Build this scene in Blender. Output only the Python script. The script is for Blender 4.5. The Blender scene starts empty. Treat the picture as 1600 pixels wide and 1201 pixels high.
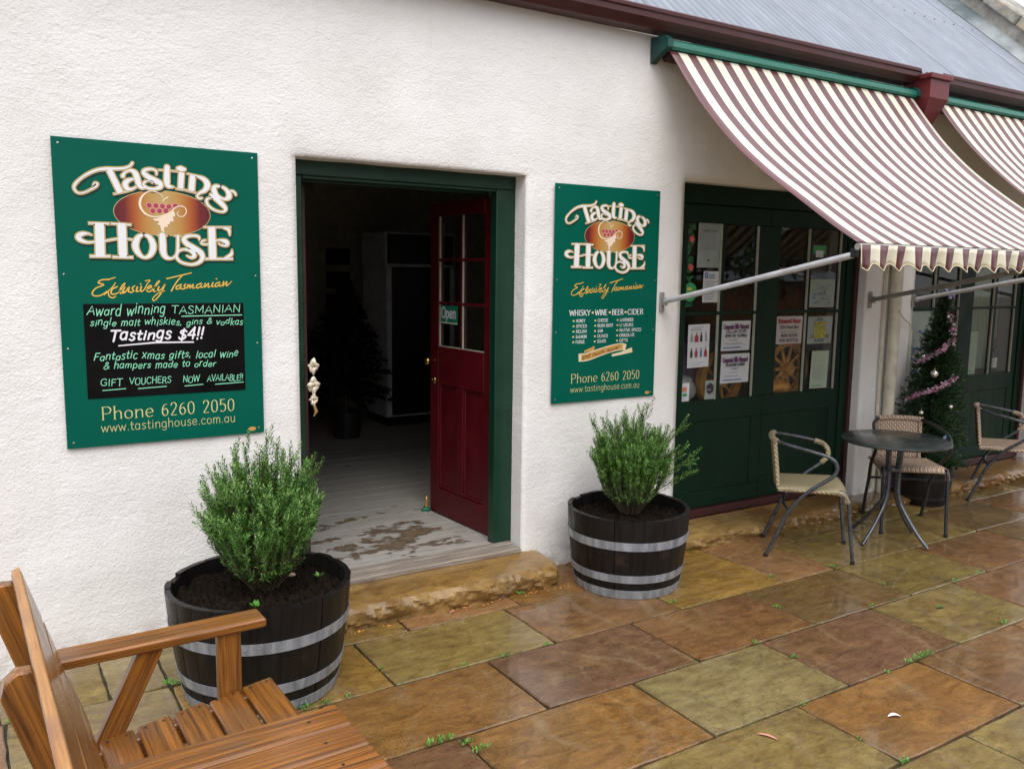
import bpy, bmesh, math, random
import numpy as np
from mathutils import Vector, Matrix, noise as mnoise

# ------------------------------------------------------------------ camera, sky, sun, exposure
scn = bpy.context.scene
COL = scn.collection
cam_data = bpy.data.cameras.new("camera")
cam = bpy.data.objects.new("camera", cam_data); COL.objects.link(cam)
CR = Vector((0.84649413, -0.53222628, 0.01352287))
CU = Vector((0.05819788, 0.11775044, 0.99133639))
CF = Vector((0.5292076, 0.83837344, -0.1306495))
cam.matrix_world = Matrix(((CR.x, CU.x, -CF.x, 0.0), (CR.y, CU.y, -CF.y, -3.99369594),
                           (CR.z, CU.z, -CF.z, 1.71479198), (0, 0, 0, 1)))
cam_data.lens = 30.1774; cam_data.sensor_width = 36.0
cam_data.clip_start = 0.05; cam_data.clip_end = 500
scn.camera = cam

OVERCAST = 11.0
SUN_EL, SUN_ROT = math.radians(52), math.radians(205)
world = bpy.data.worlds.new("World"); scn.world = world; world.use_nodes = True
wn, wl = world.node_tree.nodes, world.node_tree.links
wn.clear()
w_out = wn.new("ShaderNodeOutputWorld"); w_bg = wn.new("ShaderNodeBackground")
w_sky = wn.new("ShaderNodeTexSky"); w_sky.sky_type = 'NISHITA'; w_sky.sun_disc = False
w_sky.sun_elevation = SUN_EL; w_sky.sun_rotation = SUN_ROT
w_sky.dust_density = 4.0; w_sky.air_density = 1.0
w_tint = wn.new("ShaderNodeCombineColor")
w_mix = wn.new("ShaderNodeMix"); w_mix.data_type = 'RGBA'; w_mix.inputs[0].default_value = 0.86
w_tc = wn.new("ShaderNodeTexCoord"); w_no = wn.new("ShaderNodeTexNoise"); w_no.inputs['Scale'].default_value = 1.6
w_no.inputs['Detail'].default_value = 5
w_mr = wn.new("ShaderNodeMapRange"); w_mr.inputs['To Min'].default_value = 0.8; w_mr.inputs['To Max'].default_value = 1.2
w_mul = wn.new("ShaderNodeMath"); w_mul.operation = 'MULTIPLY'
# cloud cover: grey, three times brighter overhead than at the horizon, as an overcast sky is
w_sep = wn.new("ShaderNodeSeparateXYZ"); wl.new(w_tc.outputs['Generated'], w_sep.inputs[0])
w_cie = wn.new("ShaderNodeMapRange"); w_cie.inputs['From Min'].default_value = 0; w_cie.inputs['From Max'].default_value = 1
w_cie.inputs['To Min'].default_value = OVERCAST / 3; w_cie.inputs['To Max'].default_value = OVERCAST
wl.new(w_sep.outputs[2], w_cie.inputs[0]); wl.new(w_tc.outputs['Generated'], w_no.inputs['Vector'])
wl.new(w_no.outputs[0], w_mr.inputs[0]); wl.new(w_cie.outputs[0], w_mul.inputs[0]); wl.new(w_mr.outputs[0], w_mul.inputs[1])
wl.new(w_mul.outputs[0], w_tint.inputs[0]); wl.new(w_mul.outputs[0], w_tint.inputs[1])
w_b = wn.new("ShaderNodeMath"); w_b.operation = 'MULTIPLY'; w_b.inputs[1].default_value = 1.04
wl.new(w_mul.outputs[0], w_b.inputs[0]); wl.new(w_b.outputs[0], w_tint.inputs[2])
wl.new(w_sky.outputs[0], w_mix.inputs[6]); wl.new(w_tint.outputs[0], w_mix.inputs[7])
wl.new(w_mix.outputs[2], w_bg.inputs[0]); w_bg.inputs[1].default_value = 0.15
wl.new(w_bg.outputs[0], w_out.inputs[0])

sun_data = bpy.data.lights.new("sun", 'SUN'); sun_data.energy = 1.1; sun_data.angle = math.radians(35)
sun_data.color = (1.0, 0.97, 0.93)
sun = bpy.data.objects.new("sun", sun_data); COL.objects.link(sun)
sun.location = (0, -6, 12)
# light comes from the open side of the yard, high up
sun.rotation_euler = Vector((math.sin(SUN_ROT) * math.cos(SUN_EL), math.cos(SUN_ROT) * math.cos(SUN_EL), math.sin(SUN_EL))).to_track_quat('Z', 'Y').to_euler()

scn.view_settings.view_transform = 'Standard'; scn.view_settings.look = 'None'
scn.view_settings.gamma = 1.0; scn.view_settings.use_curve_mapping = False
scn.view_settings.exposure = 0.50
scn.cycles.max_bounces = 6; scn.cycles.diffuse_bounces = 3; scn.cycles.glossy_bounces = 3
scn.cycles.transparent_max_bounces = 10; scn.cycles.transmission_bounces = 4

rnd = random.Random(7)
PI = math.pi
R = math.radians

# ------------------------------------------------------------------ materials
class NT:
    def __init__(s, name):
        s.m = bpy.data.materials.new(name); s.m.use_nodes = True
        s.n = s.m.node_tree.nodes; s.l = s.m.node_tree.links; s.n.clear()
        s.out = s.n.new("ShaderNodeOutputMaterial"); s.p = s.n.new("ShaderNodeBsdfPrincipled")
        s.l.new(s.p.outputs[0], s.out.inputs[0])
        s.tc = s.n.new("ShaderNodeTexCoord"); s.oi = s.n.new("ShaderNodeObjectInfo")
    def k(s, a, b): s.l.new(a, b)
    def coord(s, scale=(1, 1, 1), kind='Object', rand=False):
        mp = s.n.new("ShaderNodeMapping"); mp.inputs['Scale'].default_value = scale
        s.k(s.tc.outputs[kind], mp.inputs[0])
        if rand:
            mm = s.n.new("ShaderNodeMath"); mm.operation = 'MULTIPLY'; mm.inputs[1].default_value = 37.0
            s.k(s.oi.outputs['Random'], mm.inputs[0])
            cb = s.n.new("ShaderNodeCombineXYZ")
            for i in range(3): s.k(mm.outputs[0], cb.inputs[i])
            s.k(cb.outputs[0], mp.inputs[1])
        return mp.outputs[0]
    def noise(s, vec, scale, detail=4, rough=.55, dist=0.0):
        t = s.n.new("ShaderNodeTexNoise"); t.inputs['Scale'].default_value = scale
        t.inputs['Detail'].default_value = detail; t.inputs['Roughness'].default_value = rough
        t.inputs['Distortion'].default_value = dist; s.k(vec, t.inputs['Vector']); return t.outputs[0]
    def mr(s, v, a, b, c=0.0, d=1.0, smooth=False):
        t = s.n.new("ShaderNodeMapRange"); t.clamp = True
        if smooth: t.interpolation_type = 'SMOOTHSTEP'
        for i, q in enumerate((a, b, c, d)): t.inputs[i + 1].default_value = q
        s.k(v, t.inputs[0]); return t.outputs[0]
    def mix(s, f, a, b, mode='MIX'):
        t = s.n.new("ShaderNodeMix"); t.data_type = 'RGBA'; t.blend_type = mode
        if isinstance(f, (int, float)): t.inputs[0].default_value = f
        else: s.k(f, t.inputs[0])
        for i, q in ((6, a), (7, b)):
            if isinstance(q, tuple): t.inputs[i].default_value = (*q[:3], 1)
            else: s.k(q, t.inputs[i])
        return t.outputs[2]
    def math(s, op, a, b=0.0):
        t = s.n.new("ShaderNodeMath"); t.operation = op
        for i, q in enumerate((a, b)):
            if isinstance(q, (int, float)): t.inputs[i].default_value = q
            else: s.k(q, t.inputs[i])
        return t.outputs[0]
    def bump(s, h, strength=.3, dist=.01, prev=None):
        t = s.n.new("ShaderNodeBump"); t.inputs['Strength'].default_value = strength
        t.inputs['Distance'].default_value = dist; s.k(h, t.inputs['Height'])
        if prev is not None: s.k(prev, t.inputs['Normal'])
        s.k(t.outputs[0], s.p.inputs['Normal']); return t.outputs[0]
    def set(s, col=None, rough=None, metal=None, spec=None):
        for key, v in (('Base Color', col), ('Roughness', rough), ('Metallic', metal), ('Specular IOR Level', spec)):
            if v is None: continue
            if isinstance(v, tuple): s.p.inputs[key].default_value = (*v[:3], 1)
            elif isinstance(v, (int, float)): s.p.inputs[key].default_value = v
            else: s.k(v, s.p.inputs[key])
        return s

def simple(name, col, rough=.5, metal=0.0, var=.18, scale=12, bump=0.0, bscale=60, spec=None, stretch=(1, 1, 1), rand=True):
    t = NT(name); v = t.coord(stretch, rand=rand)
    n = t.noise(v, scale)
    dk = tuple(c * (1 - var) for c in col); lt = tuple(min(1, c * (1 + var)) for c in col)
    t.set(t.mix(t.mr(n, .3, .7), dk, lt), t.mr(n, .3, .7, rough * .85, min(1, rough * 1.15)), metal, spec)
    if bump: t.bump(t.noise(v, bscale), bump, .004)
    return t.m

def flat(name, col, rough=.45, spec=None):
    t = NT(name); t.set(col, rough, 0.0, spec); return t.m

M = {}
# rough cast lime washed plaster
t = NT("plaster"); v = t.coord()
a = t.noise(v, 2.2, 5); b = t.noise(v, 9, 6, .65)
c = t.mix(t.mr(a, .35, .7), (.77, .75, .735), (.87, .865, .855))
c = t.mix(t.mr(t.noise(v, .9, 3), .45, .62, 0, .5), c, (.80, .79, .80))
c = t.mix(t.mr(b, .62, .8, 0, .35), c, (.66, .65, .62))
sx = t.n.new("ShaderNodeSeparateXYZ"); t.k(v, sx.inputs[0])
low = t.math('MULTIPLY', t.mr(sx.outputs[2], .0, .16, 1, 0), t.mr(t.noise(v, 14, 5), .42, .62))
c = t.mix(t.math('MULTIPLY', low, .8), c, (.36, .32, .26))
vs = t.coord((9, 9, .55))
c = t.mix(t.mr(t.noise(vs, 1.5, 4), .60, .80, 0, .20), c, (.58, .56, .50))
t.set(c, .75, 0.0, .3)
vt = t.coord((1, 1, 1.35))
h = t.math('ADD', t.math('MULTIPLY', t.noise(vt, 66, 8, .62, .25), 1.0), t.math('MULTIPLY', t.mr(t.noise(v, 95, 2, .5), .45, .7), .25))
b1 = t.bump(h, .42, .009)
t.bump(t.noise(vt, 17, 4, .5, .3), .30, .012, b1)
M['plaster'] = t.m
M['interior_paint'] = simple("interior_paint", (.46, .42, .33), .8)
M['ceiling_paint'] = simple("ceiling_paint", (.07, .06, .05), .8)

def paint(name, col, rough=.35, chip=None):
    t = NT(name); v = t.coord(rand=True)
    n = t.noise(v, 6); g = t.noise(t.coord((60, 60, 3), rand=True), 1.0, 3)
    c = t.mix(t.mr(n, .3, .7), tuple(x * .8 for x in col), tuple(x * 1.15 for x in col))
    if chip: c = t.mix(t.mr(t.noise(v, 30, 5, .7), .70, .74, 0, .8), c, chip)
    t.set(c, t.mr(n, .3, .7, rough * .8, rough * 1.25)); t.bump(g, .12, .002)
    return t.m
M['frame_green'] = paint("frame_green", (.0028, .033, .017), .34, (.25, .22, .17))
M['door_green'] = paint("door_green", (.0020, .0200, .0100), .5); M['door_green'].node_tree.nodes['Principled BSDF'].inputs['Specular IOR Level'].default_value = .22
M['red_door'] = paint("red_door", (.080, .0035, .0075), .40); M['red_door'].node_tree.nodes['Principled BSDF'].inputs['Specular IOR Level'].default_value = .3
M['burgundy'] = paint("burgundy", (.060, .0095, .011), .38); M['head_red'] = paint("head_red", (.15, .022, .026), .4)
M['maroon_dark'] = paint("maroon_dark", (.05, .012, .012), .5)
M['bead_white'] = simple("bead_white", (.34, .34, .28), .5)
M['pipe_white'] = simple("pipe_white", (.66, .62, .50), .45)
M['cassette'] = simple("cassette", (.012, .15, .105), .25, var=.25, stretch=(3, 60, 60))
M['cassette_end'] = simple("cassette_end", (.008, .06, .055), .4, var=.4)
M['black_plastic'] = flat("black_plastic", (.012, .012, .014), .4)
M['arm_grey'] = simple("arm_grey", (.58, .59, .62), .35, .2)
M['arm_dull'] = simple("arm_dull", (.30, .29, .27), .4, .2)
M['brass'] = simple("brass", (.55, .36, .12), .25, 1.0)
M['galv'] = None
t = NT("galvanised"); v = t.coord((1, 1, 1)); vv = t.coord((26, 26, 3))
n = t.noise(vv, 1.2, 4); n2 = t.noise(v, 7, 3)
gc = t.mix(t.mr(n, .35, .7), (.19, .205, .23), (.40, .43, .48)); gc = t.mix(t.mr(t.noise(t.coord((9, 9, 5)), 1.5, 6, .7), .60, .74, 0, .55), gc, (.13, .075, .045))
t.set(gc, t.mr(n2, .3, .7, .30, .6), .3); t.bump(n, .15, .003)
M['galv'] = t.m
t = NT("barrel_wood"); v = t.coord((18, 18, 2.2), rand=True); v2 = t.coord((1, 1, 1), rand=True)
n = t.noise(v, 2.0, 6, .65); n2 = t.noise(v2, 5, 4)
c = t.mix(t.mr(n, .35, .75), (.0022, .0020, .0024), (.013, .010, .009))
c = t.mix(t.mr(n2, .62, .75, 0, .5), c, (.060, .030, .018))
t.p.inputs['Specular IOR Level'].default_value = .35
t.set(c, t.mr(n2, .3, .7, .28, .6)); t.bump(n, .45, .006)
M['barrel_wood'] = t.m
M['soil'] = simple("soil", (.011, .0075, .0050), .95, var=.85, scale=55, bump=1.0, bscale=120, spec=.08)
# wet sandstone flags; each slab's own colour comes from the object colour
def sandstone(name, gloss=True, base=None):
    t = NT(name); v = t.coord(rand=True)
    st = t.coord((1.0, 2.6, 1), rand=True)
    n1 = t.noise(v, 1.7, 5, .6, 1.2); n2 = t.noise(st, 3.2, 7, .62, 2.2); n3 = t.noise(v, 42, 5, .7); n4 = t.noise(v, 5.5, 6, .7, .8)
    basec = t.oi.outputs['Color'] if base is None else base
    c = t.mix(t.mr(n1, .38, .72, 0, .55), basec, (.20, .125, .050))
    c = t.mix(t.mr(n2, .30, .70, 0, 1), t.mix(1.0, c, (.60, .50, .44), 'MULTIPLY'), t.mix(1.0, c, (1.22, 1.16, 1.08), 'MULTIPLY'))
    c = t.mix(t.mr(n4, .58, .72, 0, .38), c, (.10, .068, .036))
    w = t.n.new("ShaderNodeTexWave"); w.inputs['Scale'].default_value = 1.1; w.inputs['Distortion'].default_value = 9
    w.inputs['Detail'].default_value = 4; w.inputs['Detail Scale'].default_value = 1.3; t.k(v, w.inputs['Vector'])
    vein = t.math('MULTIPLY', t.mr(w.outputs[1], .90, 1.0), t.mr(n1, .45, .6))
    c = t.mix(t.math('MULTIPLY', vein, .26), c, (.34, .26, .16))
    w4 = t.n.new("ShaderNodeTexWave"); w4.inputs['Scale'].default_value = 3.2; w4.inputs['Distortion'].default_value = 14; w4.inputs['Detail'].default_value = 6
    w4.inputs['Detail Scale'].default_value = .8; w4.inputs['Detail Roughness'].default_value = .6; t.k(t.coord((.7, 1.5, 1), rand=True), w4.inputs['Vector'])
    c = t.mix(t.math('MULTIPLY', t.mr(w4.outputs[1], .0, .18, 1, 0), t.mr(t.noise(v, 2.2, 3), .42, .62, 0, .42)), c, t.mix(1.0, c, (.50, .45, .42), 'MULTIPLY'))
    c = t.mix(t.math('MULTIPLY', t.mr(w4.outputs[1], .86, 1.0), t.mr(t.noise(v, 1.7, 3), .50, .66, 0, .22)), c, (.34, .26, .14))
    hs = t.n.new("ShaderNodeHueSaturation"); hs.inputs['Saturation'].default_value = 1.02; hs.inputs['Hue'].default_value = .5055; hs.inputs['Value'].default_value = .93; t.k(c, hs.inputs['Color']); c = hs.outputs[0]
    n6 = t.noise(t.coord((1, 3.4, 1), rand=True), 9, 8, .72, 1.4); c = t.mix(t.mr(n6, .40, .62, .38, 0), c, t.mix(1.0, c, (.42, .38, .36), 'MULTIPLY')); c = t.mix(t.mr(n6, .62, .74, 0, .30), c, (.36, .29, .18))
    c = t.mix(t.mr(n3, .34, .44, .45, 0), c, (.03, .022, .014))
    gr = t.noise(v, 170, 3, .8); c = t.mix(t.mr(gr, .56, .70, 0, .40), c, (.40, .32, .20)); c = t.mix(t.mr(gr, .30, .42, .40, 0), c, (.05, .035, .02))
    at = t.n.new("ShaderNodeAttribute"); at.attribute_name = "rim"
    ed = t.mr(t.math('ADD', at.outputs['Fac'], t.math('MULTIPLY', t.math('SUBTRACT', t.noise(v, 22, 6, .75), .5), .55)), .96, 1.14)
    c = t.mix(t.math('MULTIPLY', ed, .8 if gloss else .0), c, t.mix(t.mr(t.noise(v, 9, 4), .52, .66), (.040, .036, .018), (.26, .22, .13)))
    wet = t.mr(t.noise(t.coord((1, 1, 1), 'Object', rand=True), 2.4, 4, .5), .38, .66)
    t.set(c, t.mix(wet, (.55,) * 3, (.22,) * 3) if gloss else .7, 0.0, .28 if gloss else .15)
    if gloss:
        t.k(t.mr(t.noise(t.coord((1, 1, 1), rand=True), 1.5, 3), .42, .60, .08, 1.0), t.p.inputs['Coat Weight']); t.p.inputs['Coat Roughness'].default_value = .045
    hb = t.math('ADD', t.math('MULTIPLY', n2, .8), t.math('MULTIPLY', n3, .35))
    bb = t.bump(hb, .26 if gloss else .8, .006); t.bump(gr, .22, .0015, bb)
    return t.m
M['flag'] = sandstone("wet_flagstone")
M['ashlar'] = sandstone("gold_sandstone")
t = NT("joint_dirt"); v = t.coord(); n = t.noise(v, 25, 5)
t.set(t.mix(t.mr(n, .35, .65), (.010, .008, .006), (.05, .042, .022)), .8); t.bump(n, .5, .01); M['dirt'] = t.m
t = NT("ground_earth"); v = t.coord(); n = t.noise(v, .8, 6)
t.set(t.mix(t.mr(n, .35, .65), (.05, .04, .028), (.10, .08, .05)), .7); t.bump(n, .4, .02); M['earth'] = t.m
# floor boards painted pale with wet footmarks near the sill
def floor_mat():
    t = NT("floor_paint"); v = t.coord(kind='Object')
    g = t.coord((1.0, 20, 1)); n = t.noise(g, 2.2, 5)
    c = t.mix(t.mr(n, .35, .7), (.36, .345, .315), (.46, .435, .395))
    geo = t.n.new("ShaderNodeNewGeometry"); mp = t.n.new("ShaderNodeMapping")
    mp.inputs['Location'].default_value = (-2.02, -.62, 0); t.k(geo.outputs['Position'], mp.inputs[0])
    sc = t.n.new("ShaderNodeVectorMath"); sc.operation = 'MULTIPLY'; sc.inputs[1].default_value = (1.9, 1.35, 0); t.k(mp.outputs[0], sc.inputs[0])
    ln = t.n.new("ShaderNodeVectorMath"); ln.operation = 'LENGTH'; t.k(sc.outputs[0], ln.inputs[0])
    fall = t.mr(ln.outputs['Value'], .25, 1.15, .17, -.10)
    wn_ = t.n.new("ShaderNodeTexNoise"); wn_.inputs['Scale'].default_value = 4.6; wn_.inputs['Detail'].default_value = 5
    wn_.inputs['Distortion'].default_value = .5; st_ = t.n.new("ShaderNodeVectorMath"); st_.operation = 'MULTIPLY'; st_.inputs[1].default_value = (.8, 1.5, 1); t.k(geo.outputs['Position'], st_.inputs[0]); t.k(st_.outputs[0], wn_.inputs['Vector'])
    w3 = t.n.new("ShaderNodeTexNoise"); w3.inputs['Scale'].default_value = 17; w3.inputs['Detail'].default_value = 6; t.k(geo.outputs['Position'], w3.inputs['Vector'])
    s_ = t.math('ADD', t.math('ADD', wn_.outputs[0], fall), t.math('MULTIPLY', t.math('SUBTRACT', w3.outputs[0], .5), .42))
    k = t.mr(s_, .60, .70); rim = t.math('MULTIPLY', k, t.mr(s_, .68, .76, 1, 0))
    f2 = t.mr(ln.outputs['Value'], .8, 2.6, .06, -.05); sp_ = t.mr(t.math('ADD', t.noise(g, 6, 6, .7), f2), .60, .66)
    c = t.mix(t.math('MULTIPLY', sp_, .55), c, (.06, .05, .04))
    c = t.mix(t.math('MULTIPLY', k, .78), c, (.135, .078, .026)); c = t.mix(t.math('MULTIPLY', rim, .5), c, (.035, .02, .012)); t.set(c, t.mix(k, (.40,) * 3, (.08,) * 3)); t.bump(n, .25, .003)
    return t.m
M['floor'] = floor_mat()
t = NT("weathered_sill"); g = t.coord((2.5, 60, 60)); n = t.noise(g, 2, 6, .65)
t.set(t.mix(t.mr(n, .35, .7), (.16, .125, .10), (.42, .37, .31)), .42); t.bump(n, .5, .004); M['sill'] = t.m
# bench timber, oiled and wet
def timber(name, axis, cols=((.060, .019, .004), (.36, .135, .018), (.15, .075, .028))):
    t = NT(name); s_ = [55, 55, 55]; s_[axis] = 1.4
    g = t.coord(tuple(s_), rand=True); n = t.noise(g, 1.6, 6, .62, .5); m = t.noise(t.coord((1, 1, 1), rand=True), 5, 4)
    c = t.mix(t.mr(n, .30, .70), cols[0], cols[1]); c = t.mix(t.mr(m, .5, .72, 0, .75), c, cols[2])
    s2 = [90, 90, 90]; s2[axis] = 2.5; n5 = t.noise(t.coord(tuple(s2), rand=True), 1.4, 3)
    c = t.mix(t.mr(n5, .60, .70, 0, .55), c, tuple(x * .45 for x in cols[0]))
    t.set(c, t.mr(m, .3, .7, .22, .42), 0.0, .5); t.bump(t.math('ADD', n, n5), .35, .003)
    t.p.inputs['Coat Weight'].default_value = .3; t.p.inputs['Coat Roughness'].default_value = .15
    return t.m
M['timber_x'] = timber("bench_timber_long", 0)
M['timber_y'] = timber("bench_timber_cross", 1)
M['timber_z'] = timber("bench_timber_post", 2)
M['timber_edge'] = timber("bench_timber_edge", 1, ((.28, .105, .022), (.52, .27, .075), (.22, .10, .055)))
# furniture
M['tube'] = simple("tube_grey", (.085, .095, .11), .3, .55, var=.3, scale=30)
M['tube_dark'] = simple("tube_dark", (.035, .038, .042), .35, .4, var=.3, scale=30)
def wicker(name, col):
    t = NT(name); v = t.coord(); 
    w1 = t.n.new("ShaderNodeTexWave"); w1.wave_type = 'BANDS'; w1.bands_direction = 'Y'; w1.inputs['Scale'].default_value = 20; t.k(v, w1.inputs['Vector'])
    w2 = t.n.new("ShaderNodeTexWave"); w2.wave_type = 'BANDS'; w2.bands_direction = 'DIAGONAL'; w2.inputs['Scale'].default_value = 24; t.k(v, w2.inputs['Vector'])
    h_ = t.math('MULTIPLY', w1.outputs[1], w2.outputs[1]); n = t.noise(v, 14)
    c = t.mix(t.mr(h_, .02, .35), tuple(x * .35 for x in col), col); c = t.mix(t.mr(n, .4, .7, 0, .4), c, tuple(x * .7 for x in col))
    t.set(c, .5); t.bump(h_, .8, .004); return t.m
M['wicker'] = wicker("wicker_cream", (.50, .42, .255)); M['wicker_tan'] = wicker("wicker_tan", (.62, .46, .34))
t = NT("table_top"); v = t.coord(); n = t.noise(v, 9, 4)
t.set(t.mix(t.mr(n, .3, .7), (.030, .038, .037), (.050, .060, .058)), t.mr(n, .35, .65, .12, .28)); M['table_top'] = t.m
# striped awning cloth, stripes run down the slope
def cloth(name):
    t = NT(name); v = t.coord(); at = t.n.new("ShaderNodeAttribute"); at.attribute_name = "stripe"
    q = t.math('FRACT', t.math('ADD', t.math('DIVIDE', at.outputs['Fac'], .139), 10.0))
    k = t.math('LESS_THAN', q, .485)
    n = t.noise(v, 5, 4); st = t.noise(t.coord((14, 1.2, 1.2)), 2.0, 5)
    cr = t.mix(t.mr(n, .3, .75), (.82, .77, .58), (.88, .85, .71)); cr = t.mix(t.mr(st, .64, .80, 0, .45), cr, (.46, .43, .24))
    bu = t.mix(t.mr(n, .3, .7), (.090, .010, .016), (.14, .022, .032))
    t.set(t.mix(k, cr, bu), .42, 0.0, .6); t.bump(t.noise(v, 260, 2), .12, .001)
    t.p.inputs['Sheen Weight'].default_value = .08; t.p.inputs['Sheen Roughness'].default_value = .55
    t.p.inputs['Coat Weight'].default_value = .5; t.p.inputs['Coat Roughness'].default_value = .33
    tl = t.n.new("ShaderNodeBsdfTranslucent"); t.k(t.mix(k, cr, bu), tl.inputs[0]); mx = t.n.new("ShaderNodeMixShader"); mx.inputs[0].default_value = .14
    t.k(t.p.outputs[0], mx.inputs[1]); t.k(tl.outputs[0], mx.inputs[2]); t.k(mx.outputs[0], t.out.inputs[0])
    return t.m
M['cloth'] = cloth("striped_canvas")
M['piping'] = flat("canvas_piping", (.62, .56, .38), .6)
# corrugated steel
t = NT("roof_steel"); v = t.coord((1, .3, .3)); n = t.noise(v, 7, 6, .65); m = t.noise(t.coord((30, .8, .8)), 1.2, 4); q = t.noise(t.coord(), 1.3, 5, .6)
c = t.mix(t.mr(n, .3, .7), (.19, .215, .255), (.28, .31, .365))
sxr = t.n.new("ShaderNodeSeparateXYZ"); t.k(t.tc.outputs['Object'], sxr.inputs[0]); valley_shade = t.math('SINE', t.math('MULTIPLY', sxr.outputs[0], 2 * PI / .0762)); valley_shade = t.mr(t.math('COSINE', t.math('MULTIPLY', sxr.outputs[0], 2 * PI / .0762)), -1, .4, .45, 0)
c = t.mix(valley_shade, c, (.07, .078, .09)); c = t.mix(t.mr(m, .60, .72, 0, .35), c, (.20, .22, .25))  # shade of the corrugation valleys painted into the colour, so the ribs stand out
c = t.mix(t.mr(q, .55, .72, 0, .3), c, (.32, .32, .31))
t.set(c, .42, .25); M['roof'] = t.m
t = NT("lichen_stone"); v = t.coord(rand=True); n = t.noise(v, 6, 6, .65); m = t.noise(v, 2.5, 4)
c = t.mix(t.mr(n, .35, .65), (.20, .19, .165), (.42, .40, .35)); c = t.mix(t.mr(m, .55, .7, 0, .8), c, (.55, .42, .26)); c = t.mix(t.mr(n, .25, .38, .8, 0), c, (.05, .07, .06))
t.set(c, .8); t.bump(n, .7, .02); M['lichen'] = t.m
t = NT("render_grey"); n = t.noise(t.coord(), 3, 5); t.set(t.mix(t.mr(n, .35, .65), (.10, .13, .14), (.34, .37, .38)), .6); M['flashing'] = t.m
# glass
def glass(name, tint=(.93, .95, .94), fac=1.45):
    t = NT(name); t.n.remove(t.p)
    tr = t.n.new("ShaderNodeBsdfTransparent"); tr.inputs[0].default_value = (*tint, 1)
    gl = t.n.new("ShaderNodeBsdfGlossy"); gl.inputs['Roughness'].default_value = .02
    lw = t.n.new("ShaderNodeLayerWeight"); lw.inputs[0].default_value = .5
    fr = t.math('ADD', t.math('MULTIPLY', t.math('POWER', lw.outputs['Facing'], 5.0), .96), .04)
    mx = t.n.new("ShaderNodeMixShader"); t.k(fr, mx.inputs[0]); t.k(tr.outputs[0], mx.inputs[1]); t.k(gl.outputs[0], mx.inputs[2])
    t.k(mx.outputs[0], t.out.inputs[0]); return t.m
M['glass'] = glass("window_glass")
# sign print
M['sign_green'] = simple("sign_green", (.0003, .100, .067), .32, var=.05, scale=3, rand=False, spec=.14)
M['sign_edge'] = flat("sign_edge", (.25, .30, .28), .4)
M['white_ink'] = flat("white_ink", (.80, .81, .84), .4)
M['gold_line'] = flat("gold_line", (.52, .40, .19), .4)
M['shadow_ink'] = flat("shadow_ink", (.003, .022, .016), .4)
M['pale_gold'] = flat("pale_gold_ink", (.66, .60, .27), .45)
M['script_gold'] = flat("script_gold_ink", (.78, .50, .10), .45)
M['script_rim'] = flat("script_rim_ink", (.12, .13, .02), .45)
M['grape'] = flat("grape_ink", (.38, .045, .085), .45); M['grape_rim'] = flat("grape_rim_ink", (.75, .34, .30), .45)
M['vine'] = flat("vine_ink", (.86, .70, .55), .45)
M['slate'] = simple("slate_black", (.003, .0025, .003), .4, var=.5, scale=5, spec=.15)
M['chalk_green'] = flat("chalk_green", (.26, .74, .48), .7); M['chalk_white'] = flat("chalk_white", (.82, .80, .86), .7)
t = NT("emblem_print"); sx = t.n.new("ShaderNodeSeparateXYZ"); t.k(t.tc.outputs['Object'], sx.inputs[0])
rr = t.n.new("ShaderNodeValToRGB"); ax_ = t.math('ABSOLUTE', sx.outputs[0]); t.k(t.math('DIVIDE', ax_, .2), rr.inputs[0])
e = rr.color_ramp.elements; e[0].position = 0; e[0].color = (.50, .36, .14, 1); e[1].position = 1; e[1].color = (.09, .008, .012, 1)
x_ = e.new(.34); x_.color = (.48, .24, .06, 1); x_ = e.new(.58); x_.color = (.38, .085, .015, 1); x_ = e.new(.76); x_.color = (.15, .012, .014, 1)
t.set(rr.outputs[0], .4); M['emblem'] = t.m
M['paper'] = simple("paper", (.60, .62, .66), .6, var=.05); M['paper_green'] = simple("paper_green", (.38, .46, .35), .6, var=.05)
M['paper_dim'] = simple("paper_dim", (.30, .36, .34), .6, var=.08); M['paper_pink'] = simple("paper_pink", (.50, .45, .44), .6, var=.06)
M['ink'] = flat("ink_black", (.03, .03, .04), .6); M['ink_purple'] = flat("ink_purple", (.13, .04, .12), .6)
M['ink_blue'] = flat("ink_blue", (.05, .13, .34), .6); M['ink_red'] = flat("ink_red", (.34, .035, .04), .6); M['ink_grey'] = flat("ink_grey", (.28, .29, .33), .6)
M['ink_yellow'] = flat("ink_yellow", (.55, .52, .06), .6); M['ink_green'] = flat("ink_green", (.05, .32, .10), .6)
M['ink_orange'] = flat("ink_orange", (.65, .20, .10), .6); M['sticker_green'] = flat("sticker_green", (.03, .33, .12), .4)
M['ribbon_cream'] = flat("ribbon_cream", (.72, .62, .42), .5); M['ribbon_gold'] = flat("ribbon_gold", (.55, .30, .08), .5)
M['open_green'] = flat("open_green", (.01, .15, .08), .4)
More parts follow.
